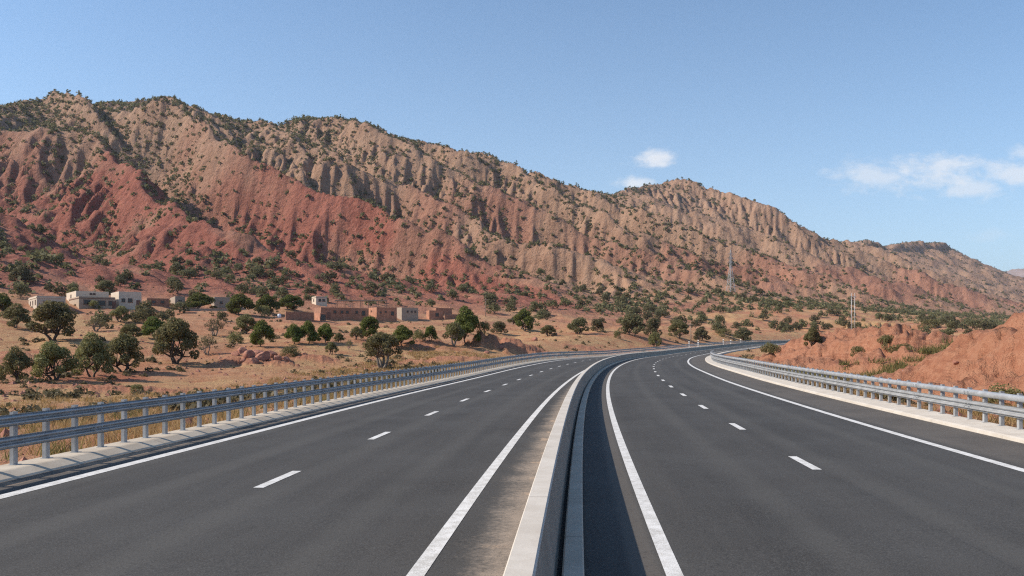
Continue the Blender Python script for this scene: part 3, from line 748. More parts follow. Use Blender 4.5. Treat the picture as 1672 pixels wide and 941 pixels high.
HERO = [  # kind, px, base row, height, width in the photograph, label
 ('green', 3, 508, 32, 34, 'dense green tree cut by the left picture edge, level with the cream house'),
 ('olive', 27, 536, 41, 48, 'olive tree left of the big spreading one, below the cream house with three windows'),
 ('olive', 88, 557, 67, 84, 'big spreading olive tree standing in front of the cream and tan houses'),
 ('olive', 26, 624, 60, 50, 'olive tree nearest the left picture edge in the front row behind the guardrail'),
 ('olive', 88, 621, 66, 76, 'wide olive tree second from the left in the front row behind the guardrail'),
 ('olive', 151, 617, 74, 66, 'tall two-stemmed olive tree third from the left in the front row behind the guardrail'),
 ('olive', 201, 608, 66, 62, 'single-stemmed olive tree at the right end of the front row behind the guardrail'),
 ('olive', 286, 594, 79, 84, 'largest olive tree, broad and dark, standing alone right of the front row'),
 ('green', 252, 551, 35, 42, 'mid-sized green tree touching the back of the broad dark olive tree'),
 ('olive', 196, 526, 27, 38, 'small olive tree in front of the white box house'),
 ('bush', 229, 526, 22, 34, 'round olive bush just right of the small tree in front of the white box house'),
 ('sparse', 157, 541, 24, 40, 'thin pale tree below the tan house, right of the big spreading olive'),
 ('olive', 213, 556, 28, 40, 'low olive tree behind the right end of the front row'),
 ('sparse', 350, 549, 30, 32, 'thin grey tree right of the broad dark olive, on bare sand'),
 ('sparse', 338, 579, 34, 38, 'nearly bare pale tree at the right foot of the broad dark olive'),
 ('bush', 384, 561, 20, 28, 'small bright bush left of the red boulder outcrop'),
 ('green', 328, 505, 31, 52, 'wide dome-shaped green tree beside the long low grey house'),
 ('green', 392, 513, 36, 50, 'large dense green tree, leftmost of the grove beside the clay houses'),
 ('green', 437, 513, 33, 40, 'dense green tree in the middle of the grove beside the clay houses'),
 ('green', 475, 507, 26, 42, 'dense green tree at the right end of the grove, touching the clay wall'),
 ('bush', 430, 517, 19, 24, 'grey-green bush in front of the grove beside the clay houses'),
 ('green', 428, 567, 46, 42, 'green tree standing directly behind the red boulder outcrop'),
 ('green', 480, 562, 34, 32, 'leftmost of three green trees in a clump on the field below the clay shed'),
 ('green', 503, 561, 38, 34, 'tallest of three green trees in a clump on the field below the clay shed'),
 ('green', 531, 560, 33, 28, 'rightmost of three green trees in a clump on the field below the clay shed'),
 ('bush', 474, 581, 20, 34, 'low dark bush at the right end of the red boulder outcrop'),
 ('olive', 554, 559, 16, 18, 'tiny tree between the clump of three and the bright tree below the clay block'),
 ('olive', 541, 579, 22, 26, 'small tree on sand below the clump of three green trees'),
 ('sparse', 570, 571, 18, 16, 'spindly twiggy shrub left of the grey olive at the guardrail'),
 ('green', 603, 552, 37, 36, 'bright green tree right below the clay block house'),
 ('pale', 624, 602, 62, 70, 'big grey olive with pale forked stems standing right behind the guardrail'),
 ('green', 658, 566, 36, 40, 'green tree just behind the right side of the grey olive at the guardrail'),
 ('olive', 582, 555, 22, 22, 'small round tree left of the bright green tree below the clay block'),
 ('bush', 684, 557, 20, 22, 'bush between two green trees below the grey block house'),
 ('green', 703, 556, 25, 26, 'small green tree below the low red hut'),
 ('green', 762, 563, 64, 48, 'tall bright green tree beside the red hillock near the middle'),
 ('pale', 741, 563, 38, 38, 'grey bushy olive leaning on the tall bright green tree by the red hillock'),
 ('bush', 790, 546, 22, 24, 'small bush right behind the tall bright green tree'),
 ('dark', 815, 545, 21, 27, 'small dark tree left of the bright green tree on the red hillock'),
 ('green', 856, 540, 37, 36, 'bright green tree standing right above the red hillock'),
 ('olive', 895, 549, 19, 30, 'low olive tree right of the red hillock'),
 ('dark', 944, 545, 27, 38, 'dark twin-crowned tree in the sand left of the tallest dark tree by the bend'),
 ('dark', 975, 542, 22, 24, 'small dark tree beside the twin-crowned one'),
 ('dark', 1034, 549, 38, 46, 'tallest dark tree on the far side of the road bend'),
 ('dark', 1066, 550, 32, 28, 'dark tree touching the right side of the tallest dark tree by the bend'),
 ('olive', 1069, 568, 27, 26, 'tree nearest the outer guardrail at the bend, below the tallest dark tree'),
 ('bush', 1008, 553, 13, 14, 'tiny bush left of the tallest dark tree at the bend'),
 ('olive', 1108, 553, 32, 38, 'olive tree left of the wooden pole at the road bend'),
 ('dark', 1144, 556, 23, 28, 'dark tree right of the wooden pole at the road bend'),
 ('bush', 1181, 549, 13, 30, 'wide flat bush right of the trees around the wooden pole'),
 ('dark', 1214, 559, 25, 32, 'lone dark tree at the far end of the visible road'),
 ('bush', 1258, 580, 20, 32, 'olive bush at the near foot of the low red bank, beside the road'),
 ('olive', 1327, 561, 38, 32, 'slender tree with two stems on top of the low red bank'),
 ('bush', 1401, 570, 19, 24, 'round bush on the right slope of the low red bank'),
 ('bush', 1447, 553, 23, 30, 'large bush in the dip between the low and the high red banks'),
 ('bush', 1474, 555, 17, 42, 'wide yellowish bush beside the high red bank'),
 ('bush', 1520, 536, 15, 38, 'flat green bush peeping over the left shoulder of the high red bank'),
 ('bush', 1642, 648, 34, 70, 'big green shrub behind the right guardrail at the foot of the high red bank'),
 ('bush', 222, 642, 16, 24, 'grey bush in yellow grass directly above the left guardrail'),
 ('bush', 88, 650, 18, 26, 'pale grey bush near the left end of the left guardrail'),
 ('bush', 154, 504, 14, 18, 'small green bush growing against the front of the tan house'),
 ('bush', 262, 498, 11, 40, 'low wide bush between the rubble yard building and the grey house'),
 ('dark', 36, 461, 29, 38, 'dark tree on the slope above the cream house, nearest the left edge'),
 ('dark', 173, 474, 20, 30, 'round dark tree just above the roof of the tan house'),
 ('dark', 199, 459, 16, 22, 'small dark tree on the slope above the white box house'),
 ('dark', 82, 475, 13, 24, 'low round tree behind the roof between cream and tan houses'),
]
for kind, px, py, hp, wp, lab in HERO:
    h_ = ray_hit(px, py)
    if h_ is None: continue
    x, t, z = h_
    put_tree(kind, x, t, hp / 1300 * t, wp / 1300 * t, lab, None, z)

# ------------------------------------------------------------------ houses
m_cream = simple('cream_wall', (.48, .40, .31), .9, 0, .1, 1.5); m_white = simple('white_wall', (.58, .48, .37), .9, 0, .08, 1.5)
m_tanw = simple('tan_wall', (.40, .30, .215), .92, 0, .12, 1.5); m_clay = simple('clay_wall', (.40, .19, .115), .95, 0, .22, 1.2)
m_clayd = simple('dark_clay_wall', (.30, .15, .095), .95, 0, .2, 1.2); m_greyw = simple('grey_wall', (.34, .265, .20), .92, 0, .12, 1.5)
m_roofm = simple('mud_roof', (.38, .24, .16), .95, 0, .2, 2); m_hole = simple('dark_glass', (.02, .02, .022), .25, 0, .1)
m_frame = simple('brown_frame', (.16, .075, .05), .7); m_wood = simple('grey_wood', (.22, .17, .13), .9, 0, .25, 8); m_tank = simple('white_plastic', (.75, .76, .78), .5)

def house(label, wall_m, xl, xc, xr, base, top, wins=(), door=None, yaw=38, parapet=.3, name='house', roof_m=None, cat='house', t=None, trim=None):
    """corner column xc, left face to xl, front face to xr; rows give base and top"""
    hit = ray_hit(xc, base); T = t or hit[1]
    d = (xc - 836) / 1300; C = Vector((d * T, T, CAM_H + (HZ - base) / 1300 * T))
    a = R(yaw); r_ = (xr - 836) / 1300; l_ = (xl - 836) / 1300
    fw = (r_ * C.y - C.x) / (math.cos(a) - r_ * math.sin(a)); lw = (l_ * C.y - C.x) / (-math.sin(a) - l_ * math.cos(a))
    H = (base - top) / 1300 * T; dp = max(min(lw, 14), 2.5)
    root = empty(name, C, a); tag(root, label, cat, 'houses of the village')
    b_ = MB(); b_.box((fw / 2, dp / 2, (H - parapet) / 2 - .6), (fw, dp, H - parapet + 1.2))
    th = .28
    for c_, e_ in (((fw / 2, th / 2, H - parapet / 2), (fw, th, parapet)), ((fw / 2, dp - th / 2, H - parapet / 2), (fw, th, parapet)),
                   ((th / 2, dp / 2, H - parapet / 2), (th, dp - 2 * th, parapet)), ((fw - th / 2, dp / 2, H - parapet / 2), (th, dp - 2 * th, parapet))): b_.box(c_, e_)
    b_.build('wall', wall_m, root)
    rb = MB(); rb.box((fw / 2, dp / 2, H - parapet + .03), (fw - 2 * th - .01, dp - 2 * th - .01, .06)); rb.build('roof', roof_m or m_roofm, root)
    if trim:
        tb = MB()
        for c_, e_ in (((fw / 2, -.05, H - parapet - .1), (fw + .2, .12, .16)), ((-.05, dp / 2, H - parapet - .1), (.12, dp - .02, .16))): tb.box(c_, e_)
        tb.build('cornice', trim, root)
    for (face, f0, zz, ww, wh) in wins:           # face 'f' or 'l', fraction along, height of centre, width, height
        wb, pn = MB(), MB()
        z_ = zz * H; ww *= 1; c_ = Vector((f0 * fw, -.03, z_)) if face == 'f' else Vector((-.03, dp * (1 - f0), z_))
        def bx(m_, dx, dz, sx, sz, dep, out=0):
            if face == 'f': m_.box(c_ + Vector((dx, out, dz)), (sx, dep, sz))
            else: m_.box(c_ + Vector((out, dx, dz)), (dep, sx, sz))
        for dx, dz, sx, sz in ((-ww / 2, 0, .09, wh), (ww / 2, 0, .09, wh), (0, wh / 2, ww + .09, .09), (0, -wh / 2 - .02, ww + .2, .1)): bx(wb, dx, dz, sx, sz, .12)
        f_ = wb.build('window', m_frame, root)
        bx(pn, 0, 0, ww - .08, wh - .08, .075, .012); pn.build('pane', m_hole, f_)
    if door:
        f0, ww, wh = door; db = MB(); db.box((f0 * fw, -.02, wh / 2), (ww, .08, wh)); dd = db.build('door', m_frame, root)
        hb_ = MB(); hb_.box((f0 * fw + ww * .35, -.075, wh * .5), (.05, .05, .16)); hb_.build('handle', m_wood, dd)
    return root, fw, dp, H

house('small cream house with three dark windows in its sunlit end wall and a grey front', m_cream, 27, 60, 107, 506, 483, [('l', .25, .55, .7, 1.0), ('l', .55, .55, .7, 1.0), ('l', .85, .55, .8, 1.1), ('f', .3, .5, .8, .9), ('f', .62, .5, .8, .9)], (.85, 1.0, 2.1), trim=m_white)
r_, fw, dp, H = house('tan house with white sunlit end wall and three dark windows along its front', m_tanw, 112, 129, 188, 504, 484, [('f', .22, .55, 1.5, 1.1), ('f', .62, .5, 1.7, 1.2), ('f', .87, .5, .9, 1.1)], (.97, .9, 2.0), trim=m_frame)
r2, fw2, dp2, H2 = house('white upper house block rising behind the tan house front', m_white, 109, 128, 182, 500, 474, [('l', .5, .7, .9, 1.0), ('f', .45, .83, .5, .4), ('f', .55, .83, .5, .4)])
r2.location += Vector((-math.sin(R(38)), math.cos(R(38)), 0)) * 3.2
house('white box house with one small dark window right of the tan house', m_white, 181, 194, 231, 502, 476, [('f', .5, .45, 1.0, 1.0), ('f', .2, .45, .8, .9)], (.86, 1.0, 2.0))
house('long low grey house left of the dome-shaped green tree', m_greyw, 278, 286, 302, 500, 484, [('f', .5, .5, .8, .7)], yaw=30)
house('low grey hut right of the dome-shaped green tree', m_greyw, 340, 350, 378, 503, 485, [('f', .4, .5, .8, .7)], yaw=30)
house('low rubble yard building right of the white box house', m_clayd, 232, 240, 276, 499, 487, [('f', .3, .5, .9, .7), ('f', .7, .5, .9, .7)], yaw=34)
# centre village
house('small white house with grey slab roof highest in the village', m_white, 509, 516, 534, 498, 484, [('l', .5, .55, .7, .8), ('f', .35, .55, .8, .8), ('f', .7, .55, .9, .8)], yaw=30, roof_m=m_greyw, trim=m_greyw)
house('long dark clay house with a row of small openings', m_clayd, 512, 524, 574, 521, 502, [('f', .45, .62, .8, .8), ('f', .68, .62, .8, .8), ('f', .86, .62, .8, .8)], (.25, 1.1, 2.0), yaw=30)
house('clay house joining the long dark one and the square clay block', m_clay, 568, 574, 602, 520, 503, [('f', .3, .6, .7, .8), ('f', .7, .5, 1.0, 1.4)], yaw=30)
house('square orange clay block house with sunlit end wall', m_clay, 598, 615, 648, 523, 502, [('l', .5, .72, .5, .5), ('f', .2, .6, .5, .5), ('f', .45, .66, .5, .5), ('f', .78, .55, 1.0, 1.2)], yaw=34)
house('square grey block house at the right end of the village', m_greyw, 647, 656, 683, 522, 502, [('f', .35, .66, .6, .6), ('f', .6, .66, .6, .6), ('f', .82, .66, .6, .6)], yaw=34)
house('low red hut with open dark doorway right of the grey block house', m_clay, 696, 701, 724, 521, 507, [('f', .55, .5, 1.2, 1.2)], yaw=30)
house('flat shed of dark clay behind the low red hut', m_clayd, 706, 712, 738, 516, 503, [('f', .4, .5, .8, .8)], yaw=30)
house('small square clay shed with open front beside the long dark clay house', m_clay, 514, 523, 532, 524, 511, [('f', .5, .45, 1.4, 1.5)], yaw=34)

def yard_wall(label, px0, py0, px1, py1, hp, mat):
    a, b_ = ray_hit(px0, py0), ray_hit(px1, py1)
    P0 = Vector((a[0], a[1], a[2])); P1 = Vector((b_[0], b_[1], b_[2])); L = (P1 - P0).length; H = hp / 1300 * a[1]
    root = empty('yard_wall', P0, math.atan2(P1.y - P0.y, P1.x - P0.x)); tag(root, label, 'wall', 'yard walls of the village')
    m_ = MB(); k = max(int(L / 1.2), 3); dz = (P1.z - P0.z)
    for i in range(k):
        z0 = dz * (i + .5) / k; m_.box(((i + .5) * L / k, 0, z0 + H / 2 - .5 + random.uniform(-.06, .06)), (L / k + .002 - .004 * (i % 2), .35 + .006 * (i % 2), H + 1))
    m_.build('wall', mat, root)
    c = MB(); c.box((L / 2, 0, dz / 2 + H + .12), (L, .46, .1), None); c.build('coping', m_roofm, root)
yard_wall('long low dark clay yard wall left of the clay shed', 466, 522, 512, 523, 13, m_clayd)
yard_wall('low pale rubble wall below the long grey house', 300, 507, 372, 508, 4, m_greyw)
yard_wall('low red wall at the far right end of the village', 726, 522, 752, 520, 7, m_clayd)

# roofed terrace on posts behind the clay houses
h0 = ray_hit(575, 505); T = h0[1]; zt = CAM_H + (HZ - 491) / 1300 * T; x0 = (547 - 836) / 1300 * T; x1 = (630 - 836) / 1300 * T
pg = empty('terrace_shelter', (x0, T, h0[2])); tag(pg, 'open flat-roofed terrace shelter on thin posts behind the clay houses', 'shelter')
m_ = MB(); m_.box(((x1 - x0) / 2, 1.5, zt - h0[2]), (x1 - x0, 3.6, .28)); m_.build('roof', m_wood, pg)
for i in range(7):
    for yy in (.05, 2.95):
        q = MB(); q.box((.3 + i * (x1 - x0 - .6) / 6, yy, (zt - h0[2]) / 2 - .37), (.14, .14, zt - h0[2] + .45)); q.build('post', m_wood, pg)

def tank(px, py, label):
    h_ = ray_hit(px, py)
    if not h_: return
    x, t, z = h_; zt_ = CAM_H + (HZ - py) / 1300 * t
    root = empty('water_tank', (x, t, zt_)); tag(root, label, 'water tank', 'white water tanks of the village')
    b_ = MB(); b_.tube([(0, 0, 0), (0, 0, .06), (0, 0, .75), (0, 0, .95), (0, 0, 1.02)], [.48, .5, .5, .4, .2], 12); b_.build('tank_body', m_tank, root, True)
    l_ = MB(); l_.tube([(0, 0, 1.03), (0, 0, 1.1)], [.17, .15], 10); l_.build('lid', m_greyw, root)
tank(479, 521, 'white water tank before the dark clay yard wall, left one of two'); tank(487, 521, 'white water tank before the dark clay yard wall, right one of two')
tank(669, 523, 'white water tank in front of the grey block house'); tank(456, 519, 'white water tank under the grove beside the clay houses')

# ------------------------------------------------------------------ pylon and poles
m_steel = simple('pylon_steel', (.46, .44, .42), .5, .3)
h_ = ray_hit(1193, 475); x, T, z = h_
PH = 68 / 1300 * T; py_ = empty('lattice_pylon', (x, T, z), R(25)); tag(py_, 'tall pale steel lattice pylon standing among trees at the foot of the mountain', 'pylon')
def half(q): return np.interp(q, [0, .45, .62, 1.0], [.075, .034, .021, .008]) * PH
BR = .125
for sx, sy in ((-1, -1), (1, -1), (1, 1), (-1, 1)):
    q = MB(); q.tube([(sx * half(f), sy * half(f), f * PH - .3 * (f == 0)) for f in (0, .2, .45, .62, .8, 1.0)], [BR * 1.5, BR * 1.4, BR * 1.2, BR, BR * .9, BR * .7], 5); q.build('leg', m_steel, py_)
q = MB(); lev = [0, .13, .25, .36, .45, .53, .60, .67, .74, .81, .88, .94, 1.0]
cr = ((-1, -1), (1, -1), (1, 1), (-1, 1))
for f0, f1 in zip(lev[:-1], lev[1:]):
    for i in range(4):
        a, b_ = cr[i], cr[(i + 1) % 4]
        for (A0, B0) in ((a, b_), (b_, a)): q.tube([(A0[0] * half(f0), A0[1] * half(f0), f0 * PH), (B0[0] * half(f1), B0[1] * half(f1), f1 * PH)], BR * .6, 4)
        q.tube([(a[0] * half(f1), a[1] * half(f1), f1 * PH), (b_[0] * half(f1), b_[1] * half(f1), f1 * PH)], BR * .6, 4)
q.build('bracing', m_steel, py_)
for f, L in ((.70, .10), (.80, .125), (.90, .09)):
    q = MB()
    for sgn in (-1, 1):
        tip = (sgn * L * PH, 0, (f + .008) * PH)
        for sy in (-1, 1):
            q.tube([(sgn * half(f), sy * half(f), f * PH), tip], BR * .6, 4); q.tube([(sgn * half(f + .035), sy * half(f + .035), (f + .035) * PH), tip], BR * .6, 4)
    c_ = q.build('crossarm', m_steel, py_)
    for sgn in (-1, 1):
        i_ = MB(); i_.tube([(sgn * L * PH, 0, (f + .008) * PH), (sgn * L * PH, 0, (f - .03) * PH)], BR * .7, 6); i_.build('insulator', m_greyw, c_)
q = MB(); q.tube([(0, 0, PH), (0, 0, PH * 1.04)], BR * .8, 5); q.build('peak', m_steel, py_)

def twin_pole(px, py, hp, gap, label):
    T = 190.; x = (px - 836) / 1300 * T; z = hz(x, T); H = CAM_H + (HZ - py + hp) / 1300 * T - z; g = gap / 1300 * T
    root = empty('twin_pole', (x, T, z)); tag(root, label, 'utility pole')
    for sx in (-1, 1):
        q = MB(); q.tube([(sx * g / 2, 0, -.3), (sx * g / 2, 0, H * .5), (sx * g / 2, 0, H)], [.085, .08, .07], 8); q.build('pole', m_steel, root, True)
    for f in (.2, .35, .5, .65, .8):
        q = MB(); q.tube([(-g / 2, 0, H * f), (g / 2, 0, H * (f + .06))], .03, 5); q.build('rung', m_steel, root)
    for f in (.93,):
        q = MB(); q.box((0, -.2, H * f), (g + (.5 if f > .8 else .3), .1, .12)); q.build('crossbar', m_steel, root)
    for sx in (-1, 0, 1):
        q = MB(); q.tube([(sx * (g / 2 + .18), -.2, H * .9 + .06), (sx * (g / 2 + .18), -.2, H * .9 + .36)], [.06, .045], 6); q.build('insulator', m_greyw, root)
twin_pole(1393, 543, 64, 5.5, 'pale twin electricity poles joined by crossbars above the low red bank')
def wood_pole(px, py, hp, label):
    x, T, z = ray_hit(px, py); H = hp / 1300 * T
    root = empty('utility_pole', (x, T, z), random.uniform(-.3, .3)); tag(root, label, 'utility pole', 'wooden poles')
    q = MB(); q.tube([(0, 0, -.3), (.02, 0, H * .5), (0, 0, H)], [.14, .11, .09], 8); q.build('pole', m_wood, root, True)
    q = MB(); q.box((0, -.15, H * .93), (1.5, .1, .12)); c_ = q.build('crossbar', m_wood, root)
    for sx in (-.6, .6): i_ = MB(); i_.tube([(sx, -.15, H * .93 + .06), (sx, -.15, H * .93 + .22)], .05, 6); i_.build('insulator', m_greyw, c_)
wood_pole(1128, 562, 34, 'brown wooden pole with crossbar beside the road at the bend')
wood_pole(572, 522, 24, 'thin pale pole in front of the clay houses')
wood_pole(793, 517, 30, 'thin pole on the slope between the village and the bright green tree')

# ------------------------------------------------------------------ marker posts at the far bend
m_mark = simple('marker_white', (.75, .72, .67), .7); m_band = simple('marker_dark', (.10, .10, .10), .6)
for px, py, hp in ((1104, 566, 10), (1119, 565, 11), (1161, 562, 9), (1173, 561, 7), (1188, 560, 8), (1207, 559, 6), (1236, 557, 5), (1262, 556, 5)):
    x, T, z = ray_hit(px, py - 1); o_, s_ = road_os(np.array([x]), np.array([T])); p = rp(s_[0], -12.0); z = hz(p[0], p[1])
    H = max(hp / 1300 * T, 1.0); root = empty('marker_post', (p[0], p[1], z), -float(np.interp(s_[0], SS, TH)))
    tag(root, 'short white marker post behind the outer guardrail at the far road bend', 'marker post', 'white marker posts along the far bend')
    q = MB(); q.box((0, 0, H / 2 - .1), (.34, .16, H + .2)); q.box((0, .01, H + .04), (.28, .12, .09)); q.build('post_body', m_mark, root)
    q = MB(); q.box((0, 0, H * .8), (.35, .17, H * .16)); q.build('band', m_band, root)

# ------------------------------------------------------------------ boulders of the red outcrops
m_rock, n, b = new_mat('red_rock')
g = n.n('ShaderNodeTexCoord').outputs['Object']; a1 = n.noise(g, 2.2, 6, .7)
n.put(b.inputs['Base Color'], n.mix(n.ss(a1, .3, .7), (.24, .09, .06), (.42, .20, .13))); b.inputs['Roughness'].default_value = .95
n.put(b.inputs['Normal'], n.bump(n.noise(g, 6, 5, .7), .6, .08))
def boulder(x, y, r, label, group, seed, zs=.7):
    rs = np.random.RandomState(seed); import bmesh
    bm = bmesh.new(); bmesh.ops.create_icosphere(bm, subdivisions=3, radius=1)
    P = np.array([v.co[:] for v in bm.verts]); K = rs.normal(size=(9, 3)); K /= np.linalg.norm(K, axis=1)[:, None]; off = rs.uniform(.5, .85, 9)
    for k_, d_ in zip(K, off):
        q = P @ k_; P = P - np.clip(q - d_, 0, None)[:, None] * k_ * .92
    P += .05 * fbm(P[:, 0] * 3 + seed, P[:, 1] * 3 + P[:, 2] * 2, seed, 3)[:, None]
    for v, p in zip(bm.verts, P): v.co = Vector(p) * r * 1.25
    me = bpy.data.meshes.new('boulder'); bm.to_mesh(me); bm.free(); me.materials.append(m_rock)
    o = bpy.data.objects.new('boulder', me); col.objects.link(o); o.scale = (1, rs.uniform(.7, 1), zs); o.rotation_euler = (rs.uniform(-.2, .2), rs.uniform(-.2, .2), rs.uniform(0, 6))
    o.location = (x, y, hz(x, y) + r * .22); tag(o, label, 'boulder', group)
for i, (px, py, rp_) in enumerate(((386, 577, 7), (396, 572, 9), (407, 580, 11), (419, 576, 10), (431, 581, 12), (443, 578, 9), (452, 583, 8), (414, 588, 8), (466, 586, 7), (398, 586, 7))):
    x, T, z = ray_hit(px, py + 4); boulder(x, T, rp_ / 1300 * T, 'rough dark red boulder in the low rock outcrop below the grove', 'boulders of the low rock outcrop', 300 + i)
for i, (px, py, rp_) in enumerate(((1560, 590, 5), (1507, 628, 6), (1478, 634, 4), (1396, 612, 6), (1385, 618, 4), (1610, 627, 5))):
    x, T, z = ray_hit(px, py); boulder(x, T, rp_ / 1300 * T, 'red rock fallen on the earth bank right of the road', 'rocks on the right earth bank', 330 + i)
for i, (px, py, rp_) in enumerate(((818, 569, 5), (905, 548, 5), (872, 556, 6), (795, 577, 4), (700, 569, 5), (672, 576, 4))):
    x, T, z = ray_hit(px, py); boulder(x, T, rp_ / 1300 * T, 'small red rock lying on the hillock beside the outer guardrail', 'rocks on the middle hillocks', 360 + i)

# ------------------------------------------------------------------ trees scattered over the valley and the foot of the mountain
cand = []
rs = np.random.RandomState(77)
N = 26000
u_ = rs.uniform(-330, 2600, N) ; v_ = rs.uniform(520, 800, N)
X_, Y_ = xy(u_, v_)
dens = fbm(u_ / 60., v_ / 45., 201, 3) * .5 + .42
dens = np.where(u_ < 40, dens * np.interp(v_, [520, 600, 700, 800], [.75, .5, .22, .12]), dens * np.interp(v_, [520, 560, 640, 700, 760, 800], [.5, .5, .5, .55, .5, .3]))
dens = dens * np.interp(u_, [-330, 40, 200, 420, 700, 1400], [.6, .6, .8, 1.05, 1.2, 1.2])
o_, s_ = road_os(X_, Y_)
px_ = 836 + 1300 * X_ / np.maximum(Y_, 1)
ok = (rs.uniform(0, 1.25, N) < dens) & (Y_ > 120) & (px_ > -60) & (px_ < 1760) & ((np.abs(o_) > 26))
X_, Y_, u_, v_ = X_[ok], Y_[ok], u_[ok], v_[ok]
Z_, ZNn, _, _, _, _ = height(X_, Y_)
occ = {}
def clash(x, y, r, f=.62):
    c_ = (int(x // 12), int(y // 12))
    for i in (-1, 0, 1):
        for j in (-1, 0, 1):
            for (a, b_, q) in occ.get((c_[0] + i, c_[1] + j), ()):
                if (a - x) ** 2 + (b_ - y) ** 2 < ((q + r) * f) ** 2: return True
    return False
def take(x, y, r): occ.setdefault((int(x // 12), int(y // 12)), []).append((x, y, r))
for t in TREES: take(*t)
HOUSE_BOX = [(o.location.x, o.location.y) for o in col.objects if o.get('category') in ('house', 'shelter')]
scat = []
for x, y, z in zip(X_, Y_, Z_):
    h_ = rs.uniform(2.4, 5.2) * (1.0 if y > 300 else .85); wd = h_ * rs.uniform(1.0, 1.4)
    if clash(x, y, wd / 2): continue
    if any((hx - x) ** 2 + (hy - y) ** 2 < 11 ** 2 for hx, hy in HOUSE_BOX): continue
    px = 836 + 1300 * x / y; row = HZ - (z - CAM_H) / y * 1300
    if 440 < px < 700 and 505 < row < 585: continue
    take(x, y, wd / 2); scat.append((h_ / y, x, y, z, h_, wd, px, row))
scat.sort(reverse=True)
def zone_label(px, row):
    if px < 300: return 'small round dark tree on the red slope above the white and tan houses', 'trees on the slope above the white houses'
    if px < 760: return 'small round dark tree on the red slope behind the clay village', 'trees on the slope behind the clay village'
    if px < 960: return 'small dark tree among red hillocks between the village and the road bend', 'trees among the red hillocks'
    if px < 1215: return 'round dark tree scattered over the sandy slope left of the pylon', 'trees on the sandy slope left of the pylon'
    if px < 1440: return 'round dark tree in the dense belt between pylon and twin poles', 'trees in the belt between pylon and twin poles'
    return 'round dark tree in the dense belt behind the high red bank', 'trees in the belt behind the high red bank'
BUDGET = 290 - len(HERO)
for (_, x, y, z, h_, wd, px, row) in scat[:BUDGET]:
    lab, gr = zone_label(px, row)
    kind = 'far' if rs.rand() < .8 or y > 260 else ('olive' if rs.rand() < .5 else 'dark')
    put_tree(kind, x, y, h_, wd, lab, gr, z)
# the rest of them, and the scrub of the slopes
def scatter_mesh(name, items, faces, mat, seed):
    rs = np.random.RandomState(seed); n_ = len(items); it = np.array(items)          # x y z h w
    d = rs.normal(size=(n_, faces, 3)); d[..., 2] = np.abs(d[..., 2]) * 1.0; d /= np.linalg.norm(d, axis=2)[..., None]
    rr = rs.uniform(.55, 1.05, (n_, faces, 1))
    lob = 1 + .3 * np.sin(d[..., :1] * 5 + rs.uniform(0, 6, (n_, 1, 1))) * np.cos(d[..., 1:2] * 4 + rs.uniform(0, 6, (n_, 1, 1)))
    half_ = np.stack([it[:, 4] / 2, it[:, 4] / 2, it[:, 3]], -1)[:, None, :]
    P = it[:, None, :3] + d * rr * lob * half_ * np.array([.86, .86, .82])
    nr_ = d + rs.normal(size=d.shape) * .55; nr_ /= np.linalg.norm(nr_, axis=2)[..., None]
    t = np.cross(nr_, rs.normal(size=d.shape)); t /= np.linalg.norm(t, axis=2)[..., None]; q = np.cross(nr_, t)
    sz = (it[:, 4] * .5 * (3.4 / faces) ** .5)[:, None, None] * rs.uniform(.6, 1.3, (n_, faces, 1))
    V = np.stack([P - t * sz, P + q * sz * .7, P + t * sz, P - q * sz * .7], 2).reshape(-1, 3)
    o = np_obj(name, V, np.arange(len(V)).reshape(-1, 4), mat, smooth=False); tag(o, kind='stuff'); return o
rest = [(x, y, z, h_, wd) for (_, x, y, z, h_, wd, px, row) in scat[BUDGET:]]
if rest: scatter_mesh('woodland', rest, 70, m_dark, 5)

N = 150000
u_ = rs.uniform(-420, 3900, N); v_ = rs.uniform(-28, 640, N)
u_ = np.where(rs.rand(N) < .45, rs.uniform(-420, 700, N), u_)
X_, Y_ = xy(u_, v_); px_ = 836 + 1300 * X_ / np.maximum(Y_, 1)
ok = (Y_ > 150) & (px_ > -80) & (px_ < 1780)
X_, Y_, u_, v_ = X_[ok], Y_[ok], u_[ok], v_[ok]
e = 9.0
Z0 = height(X_, Y_, False)[0]
Za = height(X_ + e, Y_, False)[0]; Zb_ = height(X_ - e, Y_, False)[0]; Zc = height(X_, Y_ + e, False)[0]; Zd = height(X_, Y_ - e, False)[0]
curv = (Za + Zb_ + Zc + Zd) / 4 - Z0
e2 = 30.
cur2 = (height(X_ + e2, Y_, False)[0] + height(X_ - e2, Y_, False)[0] + height(X_, Y_ + e2, False)[0] + height(X_, Y_ - e2, False)[0]) / 4 - Z0
shade = (Zb_ - Za) / (2 * e)                                   # falls to the right: cooler and moister, greener
dens = .055 + .30 * smooth(curv, .2, 2.6) + .30 * smooth(shade, .15, .8) + .26 * smooth(fbm(u_ / 55., v_ / 55., 221, 3), .0, .8)
dens = dens * .8 + .34 * smooth(cur2, 2.5, 9.)
rim = np.interp(u_, [1300, 1800], [1, .25])
dens = np.where(v_ < 22, dens + .5 * rim, dens); dens = np.where(v_ < 110, dens + .16 * rim, dens)
dens = np.where((u_ > 60) & (v_ > 430), dens + .06 * np.interp(u_, [300, 700], [1, 0]), dens)
dens = dens * np.where(u_ > 60, np.interp(v_, [440, 520, 640], [1, .45, .38]), np.interp(v_, [430, 520, 640], [1, .62, .5]))
redk = (u_ < 60) & (v_ > 260)
dens = np.where(redk, dens * .62, dens)
dens = dens * np.interp(u_, [-400, 300, 1500, 3500], [4.4, 4.2, 1.9, .7])
ok = rs.uniform(0, 1.0, len(X_)) < dens
X_, Y_, v_ = X_[ok], Y_[ok], v_[ok]; Z_ = height(X_, Y_)[0]
scr = []
